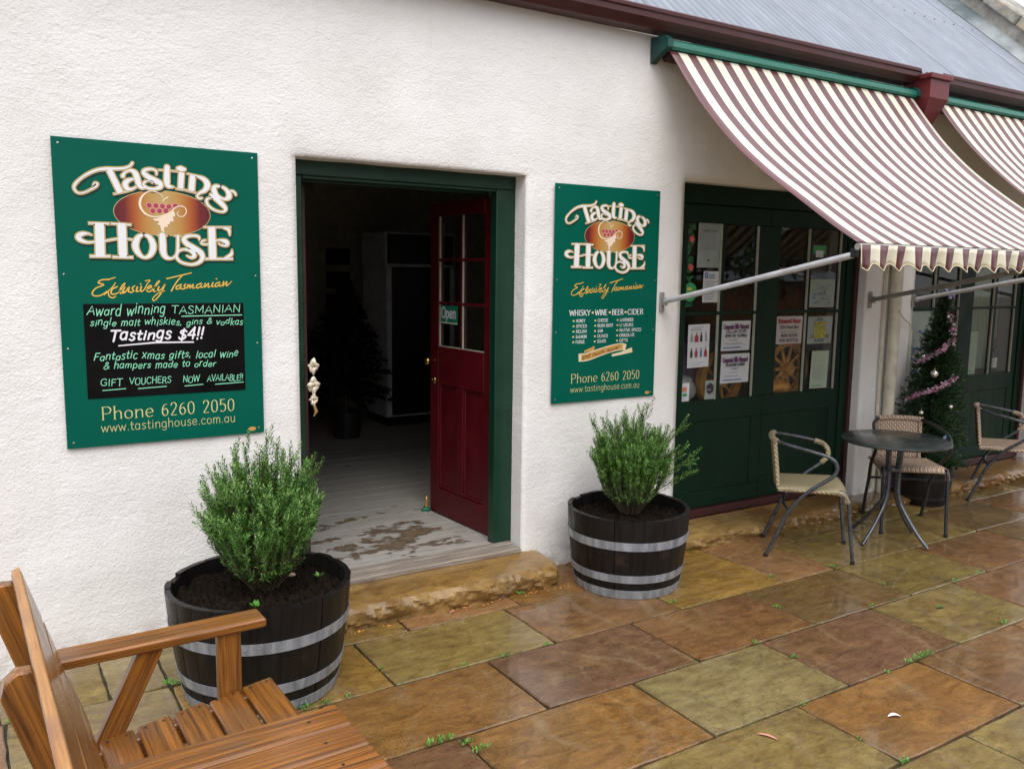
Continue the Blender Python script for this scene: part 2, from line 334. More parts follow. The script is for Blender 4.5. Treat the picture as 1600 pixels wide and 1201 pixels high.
# greenery: three leaf tones per bush
def leafm(name, cols, rough=.45, trans=.15):
    t = NT(name); geo = t.n.new("ShaderNodeNewGeometry")
    r1 = t.n.new("ShaderNodeValToRGB"); r1.color_ramp.interpolation = 'LINEAR'
    el = r1.color_ramp.elements; el[0].color = (*cols[0], 1); el[1].color = (*cols[-1], 1)
    for i, cc in enumerate(cols[1:-1]): x = el.new((i + 1) / (len(cols) - 1)); x.color = (*cc, 1)
    t.k(geo.outputs['Random Per Island'], r1.inputs[0]); t.set(r1.outputs[0], rough)
    t.p.inputs['Subsurface Weight'].default_value = 0.0
    tl = t.n.new("ShaderNodeBsdfTranslucent"); t.k(r1.outputs[0], tl.inputs[0])
    mx = t.n.new("ShaderNodeMixShader"); mx.inputs[0].default_value = trans
    t.k(t.p.outputs[0], mx.inputs[1]); t.k(tl.outputs[0], mx.inputs[2]); t.k(mx.outputs[0], t.out.inputs[0])
    return t.m
M['rosemary'] = leafm("shrub_leaf", [(.010, .048, .008), (.050, .17, .018), (.15, .33, .05), (.36, .54, .17)], trans=.25)
M['stem'] = simple("stem_brown", (.07, .055, .03), .7)
M['green_stem'] = simple("stem_green", (.05, .13, .03), .6)
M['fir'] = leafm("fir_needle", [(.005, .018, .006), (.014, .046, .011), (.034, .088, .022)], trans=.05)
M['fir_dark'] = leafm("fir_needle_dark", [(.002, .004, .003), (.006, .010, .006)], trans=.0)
M['weed'] = leafm("weed_leaf", [(.05, .19, .02), (.14, .38, .045)], trans=.2)
M['tree_leaf'] = leafm("tree_leaf", [(.02, .05, .012), (.05, .11, .02), (.10, .17, .03)], trans=.2)
M['tinsel'] = leafm("tinsel_foil", [(.75, .72, .80), (.62, .06, .28), (.88, .86, .92), (.5, .03, .2), (.9, .9, .95)], .25, .0)
M['silver'] = simple("bauble_silver", (.78, .76, .72), .12, .9); M['lilac'] = leafm("star_foil", [(.30, .20, .55), (.55, .42, .85), (.65, .6, .7)], .3, 0.0)
M['blue_foil'] = flat("blue_foil", (.25, .38, .60), .3)
M['pearl'] = simple("bow_ribbon", (.66, .58, .46), .3, .25, var=.3, scale=20)
M['gold_foil'] = simple("gold_foil", (.50, .34, .12), .3, .6)
M['fridge_white'] = simple("fridge_white", (.60, .60, .64), .35); M['fridge_dark'] = flat("fridge_dark", (.01, .01, .013), .25)
M['cart_wood'] = simple("wheel_wood", (.62, .27, .05), .5, var=.35, scale=20)
M['bottle_glass'] = flat("bottle_glass", (.006, .012, .006), .12); M['label_white'] = flat("bottle_label", (.62, .66, .62), .6)
M['picture_dark'] = simple("picture_dark", (.02, .018, .016), .4, var=.6, scale=6)
M['brick_red'] = simple("opposite_stone", (.30, .12, .06), .8, var=.4, scale=5)
M['slate_roof'] = simple("opposite_roof", (.22, .24, .26), .6)
M['plush'] = simple("plush_purple", (.16, .08, .15), .9, var=.4); M['plush_grey'] = simple("plush_grey", (.34, .33, .36), .9, var=.3)
M['bloom'] = flat("bloom_red", (.75, .12, .14), .5); M['garland'] = flat("garland_green", (.04, .22, .09), .6)
M['pink_leaf'] = flat("pink_leaf", (.62, .24, .20), .5); M['feather'] = flat("feather_white", (.70, .66, .68), .8); M['leaf_green'] = flat("fallen_green", (.06, .16, .05), .5)
M['pebble'] = simple("pebble", (.45, .33, .22), .6)

# ------------------------------------------------------------------ mesh helpers
class MB:
    def __init__(s): s.v = []; s.f = []; s.m = []
    def face(s, idx, mi=0): s.f.append(tuple(idx)); s.m.append(mi)
    def quad(s, a, b, c, d, mi=0):
        n = len(s.v); s.v += [tuple(a), tuple(b), tuple(c), tuple(d)]; s.face((n, n + 1, n + 2, n + 3), mi)
    def box(s, x0, x1, y0, y1, z0, z1, mi=0, mat=None):
        n = len(s.v)
        p = [(x0, y0, z0), (x1, y0, z0), (x1, y1, z0), (x0, y1, z0), (x0, y0, z1), (x1, y0, z1), (x1, y1, z1), (x0, y1, z1)]
        if mat is not None: p = [tuple(mat @ Vector(q)) for q in p]
        s.v += p
        for q in ((0, 3, 2, 1), (4, 5, 6, 7), (0, 1, 5, 4), (1, 2, 6, 5), (2, 3, 7, 6), (3, 0, 4, 7)): s.face([n + i for i in q], mi)
    def bevbox(s, x0, x1, y0, y1, z0, z1, b=.003, mi=0, mat=None):
        # box with chamfered edges (24 vertices)
        n = len(s.v); P = []
        xs, ys, zs = (x0, x1), (y0, y1), (z0, z1)
        idx = {}
        for i in (0, 1):
            for j in (0, 1):
                for k in (0, 1):
                    sx, sy, sz = (1 - 2 * i), (1 - 2 * j), (1 - 2 * k)
                    for ax in range(3):
                        q = [xs[i] + sx * b, ys[j] + sy * b, zs[k] + sz * b]; q[ax] = (xs[i], ys[j], zs[k])[ax]
                        idx[(i, j, k, ax)] = n + len(P); P.append(tuple(mat @ Vector(q)) if mat is not None else tuple(q))
        s.v += P
        g = idx
        def fc(l): s.face(l, mi)
        for a in (0, 1):
            o = 1 if a else -1
            l = [g[(a, 0, 0, 0)], g[(a, 1, 0, 0)], g[(a, 1, 1, 0)], g[(a, 0, 1, 0)]]; fc(l if a else l[::-1])
            l = [g[(0, a, 0, 1)], g[(0, a, 1, 1)], g[(1, a, 1, 1)], g[(1, a, 0, 1)]]; fc(l if a else l[::-1])
            l = [g[(0, 0, a, 2)], g[(1, 0, a, 2)], g[(1, 1, a, 2)], g[(0, 1, a, 2)]]; fc(l if a else l[::-1])
        for a in (0, 1):
            for c_ in (0, 1):
                fl = (a + c_) % 2
                l = [g[(0, a, c_, 1)], g[(1, a, c_, 1)], g[(1, a, c_, 2)], g[(0, a, c_, 2)]]; fc(l if fl else l[::-1])
                l = [g[(a, 0, c_, 0)], g[(a, 0, c_, 2)], g[(a, 1, c_, 2)], g[(a, 1, c_, 0)]]; fc(l if not fl else l[::-1]) if False else fc(l[::-1] if not fl else l)
                l = [g[(a, c_, 0, 0)], g[(a, c_, 1, 0)], g[(a, c_, 1, 1)], g[(a, c_, 0, 1)]]; fc(l if not fl else l[::-1])
        for i in (0, 1):
            for j in (0, 1):
                for k in (0, 1):
                    l = [g[(i, j, k, 0)], g[(i, j, k, 1)], g[(i, j, k, 2)]]; fc(l if (i + j + k) % 2 else l[::-1])
    def tube(s, pts, r, n=8, mi=0, cap=True):
        pts = [Vector(p) for p in pts]; rr_ = r if isinstance(r, (list, tuple)) else [r] * len(pts)
        base = len(s.v); prev = None
        for i, p in enumerate(pts):
            d = (pts[min(i + 1, len(pts) - 1)] - pts[max(i - 1, 0)])
            if d.length < 1e-9: d = Vector((0, 0, 1))
            d.normalize()
            if prev is None:
                u = d.orthogonal().normalized()
            else:
                u = (prev - d * prev.dot(d)); u = u.normalized() if u.length > 1e-6 else d.orthogonal().normalized()
            prev = u; w = d.cross(u)
            for k in range(n):
                a = 2 * PI * k / n; s.v.append(tuple(p + (u * math.cos(a) + w * math.sin(a)) * rr_[i]))
        for i in range(len(pts) - 1):
            for k in range(n):
                a, b = base + i * n + k, base + i * n + (k + 1) % n
                s.face((a, b, b + n, a + n), mi)
        if cap:
            s.face([base + k for k in range(n)][::-1], mi); e_ = base + (len(pts) - 1) * n; s.face([e_ + k for k in range(n)], mi)
    def lathe(s, prof, c=(0, 0, 0), n=24, mi=0, close=True):
        base = len(s.v)
        for (r_, z) in prof:
            for k in range(n):
                a = 2 * PI * k / n; s.v.append((c[0] + r_ * math.cos(a), c[1] + r_ * math.sin(a), c[2] + z))
        for i in range(len(prof) - 1):
            for k in range(n):
                a, b = base + i * n + k, base + i * n + (k + 1) % n
                s.face((a, b, b + n, a + n), mi)
        if close:
            s.face([base + k for k in range(n)][::-1], mi); e_ = base + (len(prof) - 1) * n; s.face([e_ + k for k in range(n)], mi)
    def prism(s, poly, ax, a0, a1, mi=0):
        # extrude polygon (2D) along axis ax: 0 -> (y,z) polygon, 1 -> (x,z), 2 -> (x,y)
        n = len(s.v); k = len(poly)
        def mk(p, a): return (a, p[0], p[1]) if ax == 0 else ((p[0], a, p[1]) if ax == 1 else (p[0], p[1], a))
        s.v += [mk(p, a0) for p in poly] + [mk(p, a1) for p in poly]
        s.face([n + i for i in range(k)][::-1], mi); s.face([n + k + i for i in range(k)], mi)
        for i in range(k):
            j = (i + 1) % k; s.face((n + i, n + j, n + k + j, n + k + i), mi)
    def build(s, name, mats, parent=None, smooth=False, loc=None, fix=True, auto=None):
        me = bpy.data.meshes.new(name); me.from_pydata(s.v, [], s.f)
        if not isinstance(mats, (list, tuple)): mats = [mats]
        for m_ in mats: me.materials.append(m_)
        if len(mats) > 1: me.polygons.foreach_set('material_index', s.m)
        if smooth: me.polygons.foreach_set('use_smooth', [True] * len(me.polygons))
        me.update()
        if fix:
            bm = bmesh.new(); bm.from_mesh(me); bmesh.ops.recalc_face_normals(bm, faces=bm.faces); bm.to_mesh(me); bm.free()
        if auto is not None:
            try: me.set_sharp_from_angle(angle=R(auto))
            except Exception: pass
        o = bpy.data.objects.new(name, me); COL.objects.link(o)
        if parent is not None: o.parent = parent
        if loc is not None: o.location = loc
        return o

def tag(o, label=None, cat=None, group=None, kind=None):
    if label: o['label'] = label
    if cat: o['category'] = cat
    if group: o['group'] = group
    if kind: o['kind'] = kind
    return o
def empty(name, loc=(0, 0, 0), rz=0, parent=None):
    o = bpy.data.objects.new(name, None); COL.objects.link(o); o.location = loc; o.rotation_euler = (0, 0, rz)
    o.empty_display_size = .1
    if parent is not None: o.parent = parent
    return o
def dup(o, parent=None, name=None, recurse=True):
    c_ = o.copy(); COL.objects.link(c_)
    if parent is not None: c_.parent = parent
    if recurse:
        for ch in list(o.children): dup(ch, c_)
    return c_
def catmull(pts, sub=6):
    out = []
    P = [pts[0]] + list(pts) + [pts[-1]]
    for i in range(1, len(P) - 2):
        p0, p1, p2, p3 = (np.array(P[i + j], float) for j in (-1, 0, 1, 2))
        for k in range(sub):
            t_ = k / sub
            out.append(tuple(.5 * ((2 * p1) + (-p0 + p2) * t_ + (2 * p0 - 5 * p1 + 4 * p2 - p3) * t_ ** 2 + (-p0 + 3 * p1 - 3 * p2 + p3) * t_ ** 3)))
    out.append(tuple(float(x) for x in pts[-1])); return out

# ------------------------------------------------------------------ flat print: strokes traced as ribbons, half-millimetre units
LOGO_LETTERS="~601,2386,19 581,2360,19 538,2339,22 469,2329,24 400,2324,27 332,2310,24 263,2276,22 203,2231,19 161,2185,22 151,2151,19 174,2118,17 216,2118,15 266,2143,15 307,2170,19 327,2195,19 309,2204,17 295,2184,12;420,2316,48 497,2137,51;446,2122,11 559,2153,11;~522,2274,34 539,2302,19 580,2323,24 616,2308,44 633,2264,48 643,2220,46 663,2187,29 701,2189,15;~614,2258,12 562,2240,34 538,2209,44 550,2175,39 583,2169,24 621,2189,15;~787,2305,15 784,2335,19 746,2347,22 702,2336,29 687,2313,39 719,2280,44 771,2254,48 813,2231,46 812,2201,39 768,2183,24 716,2185,24 683,2208,22 689,2233,19 723,2251,17 756,2238,24;~875,2371,44 869,2260,51 879,2215,39 923,2208,12;806,2344,10 962,2342,10;~963,2368,29 980,2367,46 998,2364,46 1017,2364,29;992,2335,48 979,2199,48;942,2194,11 1026,2188,11;1083,2315,51 1069,2186,53;1031,2184,11 1106,2170,11;~1041,2328,12 1111,2315,17 1176,2291,39 1205,2246,53 1183,2198,39 1136,2170,22 1115,2142,19 1135,2123,19 1155,2129,15;~1320,2238,19 1271,2235,34 1260,2198,48 1289,2152,34 1346,2129,24 1383,2147,48 1387,2179,44 1359,2219,29 1320,2238,22;~1374,2194,15 1416,2204,19 1442,2187,19 1447,2172,17;~1233,2160,29 1273,2131,44 1324,2086,44 1354,2046,34 1332,2018,19 1270,2026,19 1214,2060,22 1192,2100,24 1206,2127,19 1237,2134,15;~264,1779,9 235,1790,18 193,1786,36 167,1762,50 182,1735,36 231,1719,20 295,1725,16 368,1736,16 454,1753,16 533,1755,14 576,1750,14;327,1882,74 321,1610,74;497,1885,68 496,1607,68;247,1875,16 399,1877,16;245,1606,20 398,1608,20;417,1878,16 570,1874,16;417,1603,19 572,1602,19;~667,1797,18 621,1772,41 596,1701,54 620,1635,41 664,1603,23 714,1628,41 739,1700,52 715,1771,41 667,1797,18;~815,1795,53 816,1718,56 817,1657,53 837,1611,39 881,1599,19 917,1623,19 936,1670,24 943,1794,24;776,1795,10 854,1795,10;913,1794,10 968,1794,10;~1123,1764,12 1114,1792,24 1073,1801,22 1018,1792,29 992,1765,41 1015,1729,44 1070,1694,48 1129,1654,46 1143,1612,39 1111,1569,29 1045,1550,22 965,1567,22 926,1608,24 933,1649,22 968,1676,19 1019,1677,22 1063,1657,39 1073,1626,39 1047,1610,24 1012,1625,12;1229,1877,63 1231,1608,65;1162,1877,12 1394,1885,12;~1333,1876,15 1377,1862,29 1385,1814,10;1164,1601,18 1404,1605,18;~1401,1687,7 1392,1644,29 1341,1613,19;~1174,1765,12 1143,1754,19 1142,1733,19 1193,1729,15 1246,1757,15 1298,1769,19 1350,1755,44 1360,1728,29 1318,1722,17 1287,1737,12"
LOGO_VINE="~832,2111,7 816,2141,9 781,2158,11 742,2163,11 710,2154,14 671,2122,21 650,2081,28 648,2033,28 669,1990,25 703,1962,21 755,1949,16 820,1960,14 871,1984,11;~831,2083,11 843,2102,12 872,2119,16;~911,2016,14 938,2040,12 982,2050,12 1014,2032,12 1018,1995,12 993,1964,11 960,1962,11 943,1984,10 958,2000,7"
LOGO_LEAF="740,1930 780,1939 834,1960 908,2016 925,1987 927,1957 906,1956 912,1934 908,1911 886,1918 882,1895 860,1883 863,1864 838,1867 830,1852 832,1818 808,1832 802,1873 774,1891 796,1903 789,1912 761,1914"
LOGO_GRAPES="720,2044 773,2043 826,2042 878,2041 931,2049 747,1999 800,2000 852,2004"
LOGO_SCRIPT="~384,1415,14 325,1411,14 295,1387,14 338,1371,14 278,1343,14 247,1303,14 261,1279,14 312,1283,14 358,1315,12;384,1417,12 429,1433,11;~427,1387,11 404,1351,12 338,1287,11;~369,1323,12 374,1279,14 400,1261,14 426,1274,11;~441,1355,15 403,1335,15 390,1303,15 408,1291,15 454,1311,12 502,1380,12 483,1371,12 458,1319,15 468,1298,14 492,1315,12;~501,1351,14 480,1311,15 499,1307,14 535,1355,14 526,1315,15 544,1311,12;~577,1361,14 557,1343,14 567,1319,15 544,1304,12;~599,1353,15 588,1315,15 610,1320,12;~630,1357,15 622,1315,15 652,1331,12 681,1384,11 702,1411,11 663,1405,11;~668,1331,14 711,1352,14 700,1366,14 671,1331,15 690,1312,14 722,1335,12 779,1401,12 759,1393,12 725,1323,15 745,1314,12;~771,1356,15 762,1323,15 792,1335,12 826,1385,12 783,1294,14 730,1236,12 719,1257,12 767,1302,11 819,1319,9;623,1380,12 629,1374,11;839,1425,14 931,1448,14 1045,1477,12;~972,1459,12 917,1394,14 872,1319,15;~957,1376,14 920,1360,14 913,1337,15 935,1339,12 956,1371,12 950,1339,14 967,1339,11;~994,1379,14 980,1362,14 990,1345,15 967,1334,12;~1013,1373,14 1001,1340,14 1032,1377,12 1026,1342,14 1058,1380,12 1051,1344,14 1069,1348,11;~1128,1386,14 1090,1371,14 1085,1346,15 1110,1351,12 1130,1382,12 1122,1350,14 1143,1354,11;~1160,1385,14 1151,1351,14 1190,1388,12 1182,1352,14 1201,1358,11;~1227,1394,15 1215,1358,15 1234,1361,11;1256,1428,14 1262,1421,11;~1286,1397,14 1252,1383,14 1245,1359,15 1268,1363,12 1288,1394,12 1280,1361,14 1302,1368,11;~1320,1403,14 1308,1361,14 1349,1404,12 1341,1368,15 1357,1372,12 1392,1406,9"
FONT = {
'A': (66, "0,0 33,100 66,0;13,36 53,36"), 'B': (58, "8,0 8,100;~8,100 40,98 50,78 38,56 8,54;~8,54 46,50 56,26 42,2 8,0"),
'C': (66, "~62,82 48,98 24,98 6,72 6,28 24,2 48,2 64,18"), 'D': (68, "8,0 8,100;~8,100 38,98 62,74 62,28 38,2 8,0"),
'E': (56, "8,0 8,100;8,100 52,100;8,53 44,53;8,0 54,0"), 'F': (52, "8,0 8,100;8,100 50,100;8,53 42,53"),
'G': (70, "~62,82 48,98 24,98 6,72 6,28 24,2 48,2 64,14;64,14 64,44;64,44 42,44"), 'H': (66, "8,0 8,100;58,0 58,100;8,52 58,52"),
'I': (24, "12,0 12,100"), 'J': (44, "~34,100 34,20 20,0 4,10"), 'K': (62, "8,0 8,100;56,100 8,46;22,60 60,0"), 'L': (50, "8,100 8,0;8,0 48,0"),
'M': (82, "8,0 10,100;10,100 41,20;41,20 72,100;72,100 74,0"), 'N': (68, "8,0 8,100;8,100 60,0;60,0 60,100"),
'O': (72, "~36,100 12,88 5,50 12,12 36,0 60,12 67,50 60,88 36,100"), 'P': (56, "8,0 8,100;~8,100 40,98 52,74 40,50 8,48"),
'R': (62, "8,0 8,100;~8,100 40,98 50,75 40,54 8,52;30,52 60,0"), 'S': (54, "~48,84 36,99 14,96 8,74 26,54 44,42 48,20 34,1 12,3 4,18"),
'T': (60, "30,0 30,100;0,100 60,100"), 'U': (66, "~8,100 8,30 20,3 44,3 57,30 57,100"), 'V': (64, "0,100 32,0;32,0 64,100"),
'W': (92, "0,100 22,0;22,0 46,90;46,90 70,0;70,0 92,100"), 'Y': (62, "0,100 31,50;62,100 31,50;31,50 31,0"),
'a': (52, "~42,50 24,64 7,48 7,14 24,0 42,16;43,63 43,0"), 'b': (52, "8,0 8,102;~8,50 26,64 45,48 45,14 26,0 8,16"),
'c': (46, "~42,54 26,65 7,50 7,14 26,0 43,10"), 'd': (54, "~44,50 26,64 7,48 7,14 26,0 44,16;45,102 45,0"),
'e': (50, "~8,34 43,36 38,60 22,65 7,48 7,16 24,0 43,10"), 'f': (34, "~34,98 20,98 15,80 15,0;2,62 30,62"),
'g': (52, "~43,50 24,64 7,48 7,14 24,0 43,16;~43,63 43,-14 28,-30 8,-22"), 'h': (52, "8,0 8,102;~8,44 22,62 38,62 44,44 44,0"),
'i': (22, "11,0 11,63;11,82 11,88"), 'j': (24, "~14,63 14,-14 4,-28;14,82 14,88"), 'k': (48, "8,0 8,102;42,63 8,26;18,36 44,0"),
'l': (22, "11,0 11,102"), 'm': (78, "8,0 8,63;~8,44 18,62 32,62 38,44 38,0;~38,44 48,62 62,62 69,44 69,0"),
'n': (52, "8,0 8,63;~8,44 22,62 38,62 44,44 44,0"), 'o': (52, "~26,64 8,50 8,14 26,0 44,14 44,50 26,64"),
'p': (52, "8,-30 8,63;~8,50 26,64 45,48 45,14 26,0 8,16"), 'q': (52, "~43,50 24,64 7,48 7,14 24,0 43,16;43,63 43,-30"),
'r': (36, "8,0 8,63;~8,40 18,60 34,62"), 's': (42, "~37,54 26,65 10,58 12,40 32,28 36,10 22,-1 5,8"),
't': (34, "~15,90 15,14 24,0 34,6;2,62 32,62"), 'u': (52, "~8,63 8,18 20,0 36,4 44,18;44,63 44,0"), 'v': (46, "2,63 23,0;23,0 44,63"),
'w': (68, "2,63 18,0;18,0 34,56;34,56 50,0;50,0 66,63"), 'x': (46, "3,63 43,0;43,63 3,0"), 'y': (46, "2,63 24,2;~44,63 22,-10 12,-30 2,-26"),
'z': (44, "4,63 40,63;40,63 4,0;4,0 42,0"),
'0': (56, "~28,100 9,80 9,20 28,0 47,20 47,80 28,100"), '2': (56, "~8,78 16,98 38,98 47,78 38,52 8,0;8,0 50,0"),
'4': (56, "42,0 42,100;42,100 4,32;4,32 54,32"), '5': (56, "46,100 14,100;14,100 11,58;~11,58 34,64 48,44 46,14 28,0 8,8"),
'6': (56, "~44,94 22,84 9,50 12,14 28,0 46,14 46,40 30,58 12,44"), '1': (40, "10,84 24,100;24,100 24,0"), '3': (54, "~8,90 28,100 44,80 24,54 46,30 28,0 6,10"), '8': (54, "~27,54 10,74 27,100 44,74 27,54 8,28 27,0 46,28 27,54"),
'&': (64, "~62,8 20,70 24,96 42,94 40,66 8,32 14,4 38,2 60,40"), '$': (54, "~48,80 36,92 14,90 8,72 26,54 44,42 48,22 34,7 12,9 4,22;27,-8 27,108"),
'!': (20, "10,32 10,104;10,0 10,8"), '.': (20, "10,0 10,7"), ',': (20, "10,6 5,-14"), "'": (16, "8,100 6,78"), '-': (36, "6,34 30,34"), ' ': (34, ""),
}
def ribbon(mb, pts, y, mi=0, extra=0.0, cap=True):
    # pts: (x, z, width); flat strip facing -Y
    P = [np.array(p[:2], float) for p in pts]; W = [max(p[2], 1e-5) + extra for p in pts]
    L_, Rr = [], []
    for i in range(len(P)):
        d = P[min(i + 1, len(P) - 1)] - P[max(i - 1, 0)]; n_ = np.linalg.norm(d) or 1; d = d / n_
        nn = np.array((-d[1], d[0])) * W[i] / 2; L_.append(P[i] + nn); Rr.append(P[i] - nn)
    b = len(mb.v)
    for l, r_ in zip(L_, Rr): mb.v += [(l[0], y, l[1]), (r_[0], y, r_[1])]
    for i in range(len(P) - 1):
        a = b + 2 * i; mb.face((a, a + 1, a + 3, a + 2), mi)
    if cap:
        for e_, s_ in ((0, 1), (len(P) - 1, -1)):
            o = P[1] - P[0] if e_ == 0 else P[-1] - P[-2]; th = math.atan2(o[1], o[0]) + (PI if e_ == 0 else 0)
            c0 = len(mb.v); mb.v.append((P[e_][0], y, P[e_][1])); k = 5
            for q in range(k + 1):
                a = th - PI / 2 + PI * q / k; mb.v.append((P[e_][0] + math.cos(a) * W[e_] / 2, y, P[e_][1] + math.sin(a) * W[e_] / 2))
            for q in range(k): mb.face((c0, c0 + 1 + q, c0 + 2 + q), mi)
_yk = [0]
def ybump():
    _yk[0] = (_yk[0] + 1) % 6; return _yk[0] * 4e-5
def glyph_text(mb, s, x0, x1, z, h, y, mi=0, w=.11, contrast=0.0, serif=0.0, slant=0.0, jitter=0.0, z1=None, tail=0.0):
    # fit string s between x0 and x1, baseline z (z1 at the right end), cap height h
    tot = sum(FONT.get(c_, FONT[' '])[0] + 9 for c_ in s) - 9
    k = (x1 - x0) / tot; x = 0
    for c_ in s:
        adv, sp = FONT.get(c_, FONT[' '])
        dz = jitter * (rnd.random() - .5) * h; ds = 1 + jitter * (rnd.random() - .5)
        for st in [q for q in sp.split(';') if q]:
            sm = st[0] == '~'; pp = [tuple(float(a) for a in q.split(',')) for q in st.lstrip('~').split()]
            pw = catmull(pp, 5) if sm else pp
            zb = z if z1 is None else z + (z1 - z) * (x / tot)
            R_ = []
            for i, p in enumerate(pw):
                d = np.array(pw[min(i + 1, len(pw) - 1)]) - np.array(pw[max(i - 1, 0)]); a = math.atan2(d[1], d[0])
                ww = w * h * (1 - contrast * (1 - abs(math.sin(a - .25))))
                R_.append((x0 + (x + p[0]) * k + slant * p[1] / 100 * h, zb + dz + p[1] / 100 * h * ds, ww))
            ribbon(mb, R_, y - ybump(), mi, 0, cap=serif == 0)
            if serif and not sm:
                for e_ in (R_[0], R_[-1]):
                    dx = abs(R_[0][0] - R_[-1][0]); dz_ = abs(R_[0][1] - R_[-1][1])
                    if dz_ > dx * 1.3 and dz_ > h * .3:
                        ribbon(mb, [(e_[0] - serif * h, e_[1], w * h * .5), (e_[0] + serif * h, e_[1], w * h * .5)], y - ybump(), mi, 0, cap=False)
        x += adv + 9
def parse_strokes(txt):
    out = []
    for st in txt.split(';'):
        st = st.strip(); sm = st[0] == '~'
        out.append((sm, [tuple(float(a) / 2000 for a in q.split(',')) for q in st.lstrip('~').split()]))
    return out
def xform(pts, f): return [(f[0] + p[0] * f[1], f[2] + p[1] * f[3]) + tuple(q * f[1] for q in p[2:]) for p in pts]
def logo_parts(parent, f, y):
    # dark shadow, gold rim and white face of the lettering, each a hair above the other
    for nm, mi_, ex, off, dy in (("lettering_shadow", 'shadow_ink', .010, (.004, -.005), -.0016), ("lettering_rim", 'gold_line', .0075, (0, 0), -.0022), ("lettering", 'white_ink', -.0035, (0, 0), -.0028)):
        mb = MB()
        for sm, pts in parse_strokes(LOGO_LETTERS):
            q = catmull(pts, 5) if sm else pts
            if not sm and nm == "lettering_rim": pass
            q = [(a + off[0], b + off[1], w_) for a, b, w_ in xform(q, f)]
            ribbon(mb, q, y + dy - ybump(), 0, ex, cap=sm)
            if not sm and ex > 0:    # square ends get their rim too
                for e_, o_ in ((q[0], q[-1]), (q[-1], q[0])):
                    d = np.array(e_[:2]) - np.array(o_[:2]); d = d / np.linalg.norm(d)
                    ribbon(mb, [(e_[0] - d[0] * .001, e_[1] - d[1] * .001, e_[2]), (e_[0] + d[0] * ex / 2, e_[1] + d[1] * ex / 2, e_[2])], y + dy - ybump(), 0, ex, cap=False)
        mb.build(nm, M[mi_], parent, fix=False)
    # oval emblem with grapes
    cx, cz = f[0] + .415 * f[1], f[2] + .9905 * f[3]; a_, b_ = .197 * f[1], .0965 * f[3]
    em = empty("emblem", (cx, y - .0004, cz), parent=parent); em.parent = parent
    mb = MB()
    for mi_, sc, dy in ((0, 1.0, -.0006), (1, .975, -.0010)):
        b = len(mb.v); mb.v.append((0, dy, 0)); n_ = 48
        k1 = 1.0 if mi_ == 0 else .985; k2 = 1.0 if mi_ == 0 else .965
        for i in range(n_): mb.v.append((a_ * k1 * math.cos(2 * PI * i / n_), dy, b_ * k2 * math.sin(2 * PI * i / n_)))
        for i in range(n_): mb.face((b, b + 1 + i, b + 1 + (i + 1) % n_), mi_)
    mb.build("oval", [M['gold_line'], M['emblem']], em, fix=False)
    mb = MB()
    g = xform([tuple(float(a) / 2000 for a in q.split(',')) for q in LOGO_GRAPES.split()], f)
    for mi_, r_, dy in ((0, .0125, -.0014), (1, .0102, -.0017)):
        for gx, gz in g:
            b = len(mb.v); mb.v.append((gx - cx, dy, gz - cz))
            for i in range(12): mb.v.append((gx - cx + r_ * f[1] * math.cos(2 * PI * i / 12), dy, gz - cz + r_ * f[3] * math.sin(2 * PI * i / 12)))
            for i in range(12): mb.face((b, b + 1 + i, b + 1 + (i + 1) % 12), mi_)
    mb.build("grapes", [M['grape_rim'], M['grape']], em, fix=False)
    mb = MB()
    for sm, pts in parse_strokes(LOGO_VINE):
        q = [(a - cx, b - cz, w_ * .72) for a, b, w_ in xform(catmull(pts, 5) if sm else pts, f)]
        ribbon(mb, q, -.0020 - ybump(), 0)
    lf = xform([tuple(float(a) / 2000 for a in q.split(',')) for q in LOGO_LEAF.split()], f)
    b = len(mb.v); mb.v += [(p[0] - cx, -.0024, p[1] - cz) for p in lf]; mb.face(list(range(b, b + len(lf)))[::-1], 0)
    mb.build("vine_leaf", M['vine'], em, fix=True)
def script_part(parent, f, y):
    for nm, mt, ex, dy in (("script_rim", 'script_rim', .0005, -.0004), ("script_lettering", 'script_gold', -.0022, -.0009)):
        mb = MB()
        for sm, pts in parse_strokes(LOGO_SCRIPT):
            ribbon(mb, xform(catmull(pts, 4) if sm else pts, f), y + dy - ybump(), 0, ex)
        mb.build(nm, M[mt], parent, fix=False)

# ------------------------------------------------------------------ setting: ground, sky dome is the world, paving
DOOR = (1.319, 2.60, .0, 2.232); WIN1 = (3.762, 5.60, .0, 2.28); WIN2 = (6.20, 8.06, .0, 2.28)
g = MB(); n_ = 26
for i in range(n_):
    for j in range(n_):
        x0, x1 = -60 + 140 * i / n_, -60 + 140 * (i + 1) / n_; y0, y1 = -70 + 140 * j / n_, -70 + 140 * (j + 1) / n_
        g.quad((x0, y0, -.034), (x1, y0, -.034), (x1, y1, -.034), (x0, y1, -.034))
tag(g.build("ground", M['earth']), kind='structure')
g = MB(); g.box(-4, 15, -5.2, .02, -.030, -.012)
pav = tag(g.build("pavement", M['dirt']), kind='structure')

